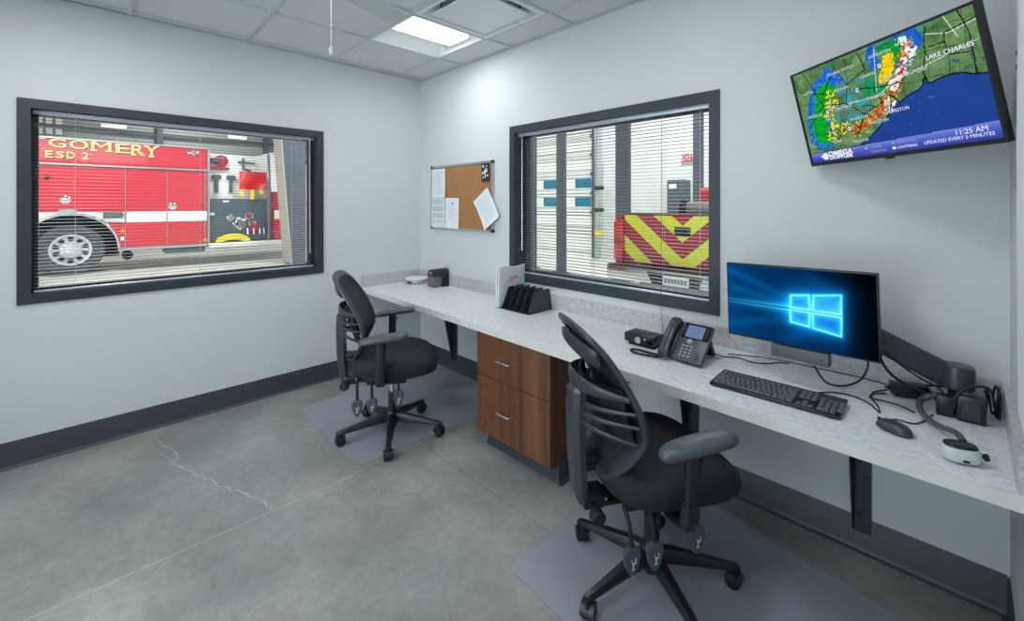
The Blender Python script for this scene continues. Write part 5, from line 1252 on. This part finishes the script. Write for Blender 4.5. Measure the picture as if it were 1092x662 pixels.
MB().prism([(-3.02, 2.02), (-2.95, 2.0), (-2.90, 2.08), (-2.96, 2.10)], lambda u, v, h: (h, u, v), EX, EX + 0.03).build('hook', M['dark'], t)
MB().lathe([(0.10, 0), (0.10, 0.12), (0.075, 0.12), (0.07, 0.02)], 20, lambda a, c, h: (EX - 0.2 + h * 1.6, -1.71 + a, 0.36 + c)).build('tail_pipe', M['dark'], t)
MB().rbox(EX - 0.5, EX - 0.03, -1.05, -0.25, 0.34, 0.47, 0.02, 1).build('step_box', M['slate'], t)
MB().box(EX - 2.2, EX - 0.6, -7.4, 2.0, 0.42, 0.5).build('chassis', M['dark'], t)
# wheels
def wheel(par, x, y, zc, R, rim_r, out, wd):
    fn = lambda a, c, h: (x + out * h, y + a, zc + c)
    tw = MB().lathe([(rim_r * 0.96, -wd), (R * 0.93, -wd), (R, -wd * 0.85), (R, -0.05), (R * 0.965, -0.008), (R * 0.86, 0.0), (rim_r * 1.10, -0.012), (rim_r, -0.03)], 48, fn, False).build('wheel', M['tyre'], par)
    MB().lathe([(rim_r * 1.03, -0.02), (rim_r, 0.0), (rim_r * 0.90, -0.008), (rim_r * 0.84, -0.05), (rim_r * 0.62, -0.06), (rim_r * 0.55, -0.03), (rim_r * 0.50, 0.01), (rim_r * 0.34, 0.02), (rim_r * 0.30, 0.05), (rim_r * 0.02, 0.058)], 40, fn, False).build('rim', M['rimalu'], tw)
    mm = MB()
    for k in range(10):
        a = 2 * PI * (k + 0.5) / 10; cy, cz = math.cos(a) * rim_r * 0.73, math.sin(a) * rim_r * 0.73
        mm.lathe([(rim_r * 0.15, -0.06), (rim_r * 0.15, -0.036), (0.001, -0.035)], 10, lambda aa, c, h: (x + out * h, y + cy + aa, zc + cz + c))
    mm.build('hand_holes', M['dark'], tw); mm = MB()
    for k in range(10):
        a = 2 * PI * k / 10; cy, cz = math.cos(a) * rim_r * 0.43, math.sin(a) * rim_r * 0.43
        mm.lathe([(0.016, 0.01), (0.016, 0.04), (0.004, 0.046)], 8, lambda aa, c, h: (x + out * h, y + cy + aa, zc + cz + c))
    mm.build('lug_nuts', M['alu'], tw)
wheel(t, EX - 0.05, WY, WZ, WR, 0.325, 1, 0.30); wheel(t, EX - 2.40, WY, WZ, WR, 0.325, -1, 0.30)
wheel(t, EX - 0.05, -6.1, WZ, WR, 0.325, 1, 0.30); wheel(t, EX - 2.40, -6.1, WZ, WR, 0.325, -1, 0.30)
# pump bay
MB().box(EX - 2.3, EX - 0.30, -0.22, 1.30, 0.5, 2.80).build('pump_house', M['baywall'], t)
MB().box(EX - 0.30, EX - 0.29, -0.20, 1.28, 1.66, 2.80).build('tool_wall', M['doorwhite'], t)
for y in (-0.21, 1.15): MB().rbox(EX - 0.10, EX - 0.0, y, y + 0.05, 0.52, 2.86, 0.006, 1).build('bay_post', M['alu'], t)
pp = MB().rbox(EX - 0.12, EX - 0.10, -0.15, 1.14, 0.56, 1.64, 0.006, 1).build('pump_panel', M['slate'], t, label='slate grey pump control panel')
def gauge(y, z, r, m1='chrome', m2='paper', par=pp):
    g_ = MB().lathe([(r, 0), (r, 0.03), (r * 0.85, 0.035), (r * 0.8, 0.02)], 20, lambda a, c, h: (EX - 0.10 + h, y + a, z + c)).build('gauge', M[m1], par)
    MB().lathe([(r * 0.8, 0.02), (r * 0.1, 0.022)], 18, lambda a, c, h: (EX - 0.10 + h, y + a, z + c)).build('dial', M[m2], g_) if False else None
for y, z, r in ((0.30, 1.16, 0.085), (0.72, 1.20, 0.10), (0.52, 0.97, 0.12), (0.42, 1.0, 0.07), (0.80, 1.0, 0.09)): gauge(y, z, r)
for y, z in ((0.48, 1.13), (0.60, 1.10), (-0.10, 1.26)): MB().rbox(EX - 0.10, EX - 0.085, y - 0.05, y + 0.05, z - 0.03, z + 0.03, 0.004, 1).build('label_plate', M['paper'], pp)
MB().rbox(EX - 0.10, EX - 0.09, 0.13, 0.27, 1.55, 1.60, 0.004, 1).build('label_plate', M['paper'], pp)
for y in (0.66, 0.80, 0.94, 1.04): MB().tube([(EX - 0.10, y, 0.90), (EX + 0.03, y, 0.86), (EX + 0.05, y, 0.72)], 0.022, 8).build('valve_lever', M['chrome'], pp)
MB().rbox(EX - 0.10, EX - 0.02, 0.74, 0.92, 0.78, 0.98, 0.01, 1).build('valve_block', M['maroon'], pp)
MB().rbox(EX - 0.3, EX + 0.16, -0.20, 1.50, 0.44, 0.53, 0.01, 1).build('running_board', M['doorwhite'], t)
for k in range(3): MB().tube([(EX + 0.02 + 0.0 * k, 0.34 + (0.36 - 0.05 * k) * math.cos(a), 0.545 + (0.17 - 0.045 * k) * math.sin(a)) for a in [PI * q / 16 for q in range(17)]], 0.035, 8).build('yellow_hose', M['yhose'], t)
MB().sheet(lambda u, v: (EX - 0.05 + 0.03 * math.sin(5 * u + 2 * v) * v, 0.49 + 0.64 * u, 2.36 - 0.48 * v + 0.015 * math.sin(9 * u) * v), 12, 8, 0.02).build('red_cover', M['lampred'], t)
for y, l in ((0.53, 0.14), (0.78, 0.24), (1.0, 0.10)): MB().rbox(EX - 0.03, EX - 0.01, y - 0.05, y + 0.05, 1.87 - l, 1.89, 0.004, 1).build('buckle_strap', M['yhose'], t)
# tools hung on the tool wall
tx = EX - 0.27
sw = MB().lathe([(0.15, 0), (0.15, 0.06), (0.10, 0.10), (0.02, 0.10)], 24, lambda a, c, h: (tx + h, 0.12 + a, 2.62 + c)).build('rotary_saw', M['maroon'], t)
MB().rbox(tx, tx + 0.12, -0.12, 0.10, 2.56, 2.68, 0.02, 1).build('saw_body', M['slate'], sw); MB().rbox(tx, tx + 0.09, -0.16, 0.30, 2.40, 2.46, 0.01, 1).build('saw_shelf', M['maroon'], sw)
for y in (0.02, 0.34):
    a_ = MB().rbox(tx, tx + 0.06, y - 0.035, y + 0.035, 1.80, 2.20, 0.012, 1).build('hand_tool', M['slate'], t)
    MB().rbox(tx, tx + 0.08, y - 0.10, y + 0.10, 2.14, 2.26, 0.02, 1).build('tool_head', M['slate'], a_)
MB().tube([(tx + 0.03, 0.62, 2.72), (tx + 0.03, 0.62, 2.44), (tx + 0.03, 0.80, 2.40)], 0.025, 8).build('pry_bar', M['slate'], t)
MB().tube([(tx + 0.03, 0.50, 2.62), (tx + 0.03, 0.90, 2.60)], 0.022, 8).build('pry_bar', M['column'], t)
# rear end of the engine, right of the pump bay
MB().box(EX - 2.45, EX, 1.30, 2.06, 0.5, 1.84).build('rear_module', M['redpaint'], t)
MB().prism([(1.24, 1.842), (2.06, 1.842), (2.03, 2.9), (1.20, 2.9)], lambda u, v, h: (h, u, v), EX - 2.45, EX).build('rear_housing', M['whitestripe'], t)
on_side('reflective_stripe', 1.31, 2.05, 1.10, 1.335, 'whitestripe')
# cab at the far left, behind the window frame
cab = [(-4.47, 0.55), (-4.47, 2.95), (-7.3, 2.95), (-7.55, 1.9), (-7.6, 0.55)] + [(-6.1 - 0.72 * math.cos(a), 0.55 + 0.72 * math.sin(a)) for a in [PI * k / 12 for k in range(13)]]
MB().prism(cab, lambda u, v, h: (h, u, v), EX - 2.45, EX - 0.01).build('cab', M['redpaint'], t)
for y0, y1 in ((-5.5, -4.6), (-7.1, -5.7)): on_side('cab_window', y0, y1, 1.9, 2.65, 'screenblk')

# ---------------------------------------------------------------- pickup beyond the desk window
t = thing('pickup_truck', 'red pickup with red and lime chevrons on its tailgate beyond the desk window', 'pickup', (1.556, 5.0, 0))
PXC, PW, TY = 1.556, 0.90, 2.5
def pb(nm, x0, x1, y0, y1, z0, z1, m_, r=0.01, par=t): return MB().rbox(PXC + x0, PXC + x1, y0, y1, z0, z1, r, 2).build(nm, M[m_], par)
for s_ in (-1, 1):
    side = [(TY + 0.02, 0.70), (TY + 0.70, 0.70)] + [(3.62 + 0.44 * math.cos(a), 0.62 + 0.44 * math.sin(a)) for a in [PI * (1 - k / 10) for k in range(1, 10)]] + [(4.1, 0.62), (4.95, 0.62), (4.95, 1.37), (TY + 0.02, 1.37)]
    MB().prism(side, lambda u, v, h: (PXC + s_ * h, u, v), 0.80, PW).build('bed_side', M['truckred'], t)
    l = pb('tail_lamp', s_ * 0.835 - 0.068, s_ * 0.835 + 0.068, TY - 0.03, TY + 0.10, 0.80, 1.30, 'lampred', 0.02)
    pb('lamp_band', s_ * 0.835 - 0.06, s_ * 0.835 + 0.06, TY - 0.034, TY - 0.025, 1.00, 1.06, 'maroon', 0.002, l)
pb('bed_floor', -0.80, 0.80, TY + 0.05, 4.95, 0.76, 0.80, 'truckred'); pb('bed_front', -0.80, 0.80, 4.90, 4.95, 0.80, 1.37, 'truckred')
tg = pb('tailgate', -0.765, 0.765, TY, TY + 0.06, 0.775, 1.385, 'maroon', 0.012)
def clip(poly, a, b_, c):
    out = []
    for p, q in zip(poly, poly[1:] + poly[:1]):
        dp, dq = a * p[0] + b_ * p[1] - c, a * q[0] + b_ * q[1] - c
        if dp >= 0: out.append(p)
        if dp * dq < 0: k = dp / (dp - dq); out.append((p[0] + (q[0] - p[0]) * k, p[1] + (q[1] - p[1]) * k))
    return out
SL = 0.85
for z1, m_ in ((1.262, 'yellow'), (0.872, 'yellow'), (0.482, 'yellow'), (1.652, 'yellow')):
    for s_ in (-1, 1):
        base = [(0, 0.795), (s_ * 0.752, 0.795), (s_ * 0.752, 1.373), (0, 1.373)]
        # band z - SL*|x| between z1-0.195 and z1
        q = clip(clip(base, -SL * s_, 1, z1 - 0.195), SL * s_, -1, -z1)
        if len(q) > 2: MB().prism(q, lambda u, v, h: (PXC + u, TY - h, v), -0.004, 0.003).build('chevron_stripe', M[m_], tg)
hd = pb('tailgate_handle', -0.095, 0.095, TY - 0.014, TY + 0.005, 1.135, 1.245, 'plastic', 0.008, tg); pb('pull', -0.06, 0.06, TY - 0.018, TY - 0.013, 1.165, 1.195, 'dark', 0.002, hd)
pb('tailgate_cap', -0.77, 0.77, TY - 0.01, TY + 0.07, 1.385, 1.405, 'plastic', 0.006, tg)
bmp = pb('rear_bumper', -0.93, 0.93, TY - 0.16, TY + 0.04, 0.575, 0.745, 'chrome', 0.03)
pb('step_pad', -0.92, 0.92, TY - 0.15, TY + 0.02, 0.744, 0.757, 'plastic', 0.004, bmp)
MB().prism([(-0.36, 0.715), (0.30, 0.715), (0.24, 0.555), (-0.28, 0.555)], lambda u, v, h: (PXC + u, TY - h, v), 0.13, 0.168).build('plate_recess', M['plastic'], bmp)
pl_ = MB().rbox(PXC - 0.16, PXC + 0.15, TY - 0.176, TY - 0.167, 0.585, 0.70, 0.004, 1).build('number_plate', M['paper'], bmp)
mm = MB()
for k in range(7): mm.box(PXC - 0.13 + k * 0.038, PXC - 0.106 + k * 0.038, TY - 0.1785, TY - 0.1755, 0.615, 0.665)
mm.build('plate_characters', M['ink'], pl_)
pb('tow_hitch', -0.06, 0.06, TY - 0.14, TY + 0.2, 0.46, 0.54, 'dark')
pb('chassis', -0.5, 0.5, TY + 0.1, 7.2, 0.48, 0.72, 'dark')
for y, s_ in ((3.62, -1), (3.62, 1), (6.75, -1), (6.75, 1)): wheel(t, PXC + s_ * 0.86, y, 0.40, 0.40, 0.24, s_, 0.26)
for s_ in (-1, 1): pb('mud_flap', s_ * 0.78 - 0.13, s_ * 0.78 + 0.13, 3.12, 3.15, 0.22, 0.72, 'rubber', 0.005)
cabp = [(4.98, 0.55), (7.5, 0.55), (7.62, 0.75), (7.58, 1.15), (6.9, 1.28), (6.45, 1.32), (6.0, 1.74), (5.85, 1.80), (5.15, 1.80), (5.0, 1.74)]
MB().prism(cabp, lambda u, v, h: (PXC + h, u, v), -0.86, 0.86).build('cab', M['truckred'], t)
MB().box(PXC - 0.68, PXC + 0.68, 4.965, 4.99, 1.38, 1.68).build('rear_window', M['screenblk'], t)
t = thing('hose_reel', 'drab hose roll and black reel lying in the pickup bed', 'hose reel', (PXC + 0.33, 3.0, 1.3))
MB().tube([(PXC - 0.10, TY + 0.30, 1.455), (PXC + 0.62, TY + 0.34, 1.455)], 0.085, 16).build('hose_roll', M['khaki'], t)
for x in (-0.13, -0.08): MB().lathe([(0.11, -0.012), (0.115, 0), (0.11, 0.012), (0.05, 0.014)], 20, lambda a, c, h: (PXC + x + h, TY + 0.30 + a, 1.455 + c)).build('reel_flange', M['plastic'], t)
MB().rbox(PXC - 0.2, PXC + 0.7, TY + 0.15, TY + 0.55, 0.802, 1.37, 0.02, 1).build('reel_box', M['plastic'], t)
t = thing('red_strap_pack', 'red gear pack with dark straps standing in the pickup bed', 'gear bag', (PXC + 0.5, 3.9, 1.3))
MB().rbox(PXC + 0.28, PXC + 0.76, 3.6, 4.1, 0.802, 1.46, 0.04, 2).build('pack', M['lampred'], t)
MB().rbox(PXC + 0.26, PXC + 0.78, 3.57, 4.12, 1.46, 1.54, 0.03, 2).build('lid', M['maroon'], t)
for x in (0.36, 0.62): MB().rbox(PXC + x, PXC + x + 0.05, 3.585, 3.60, 0.9, 1.46, 0.004, 1).build('strap', M['dark'], t)

t = thing('smoke_detector', 'small round white detector on the ceiling at the top edge of the picture', 'detector', (1.03, -1.66, H))
MB().lathe([(0.055, H + 0.003), (0.055, H - 0.012), (0.046, H - 0.030), (0.020, H - 0.036), (0.002, H - 0.037)], 24, lambda x, y, z: (1.03 + x, -1.66 + y, z)).build('body', M['white'], t)
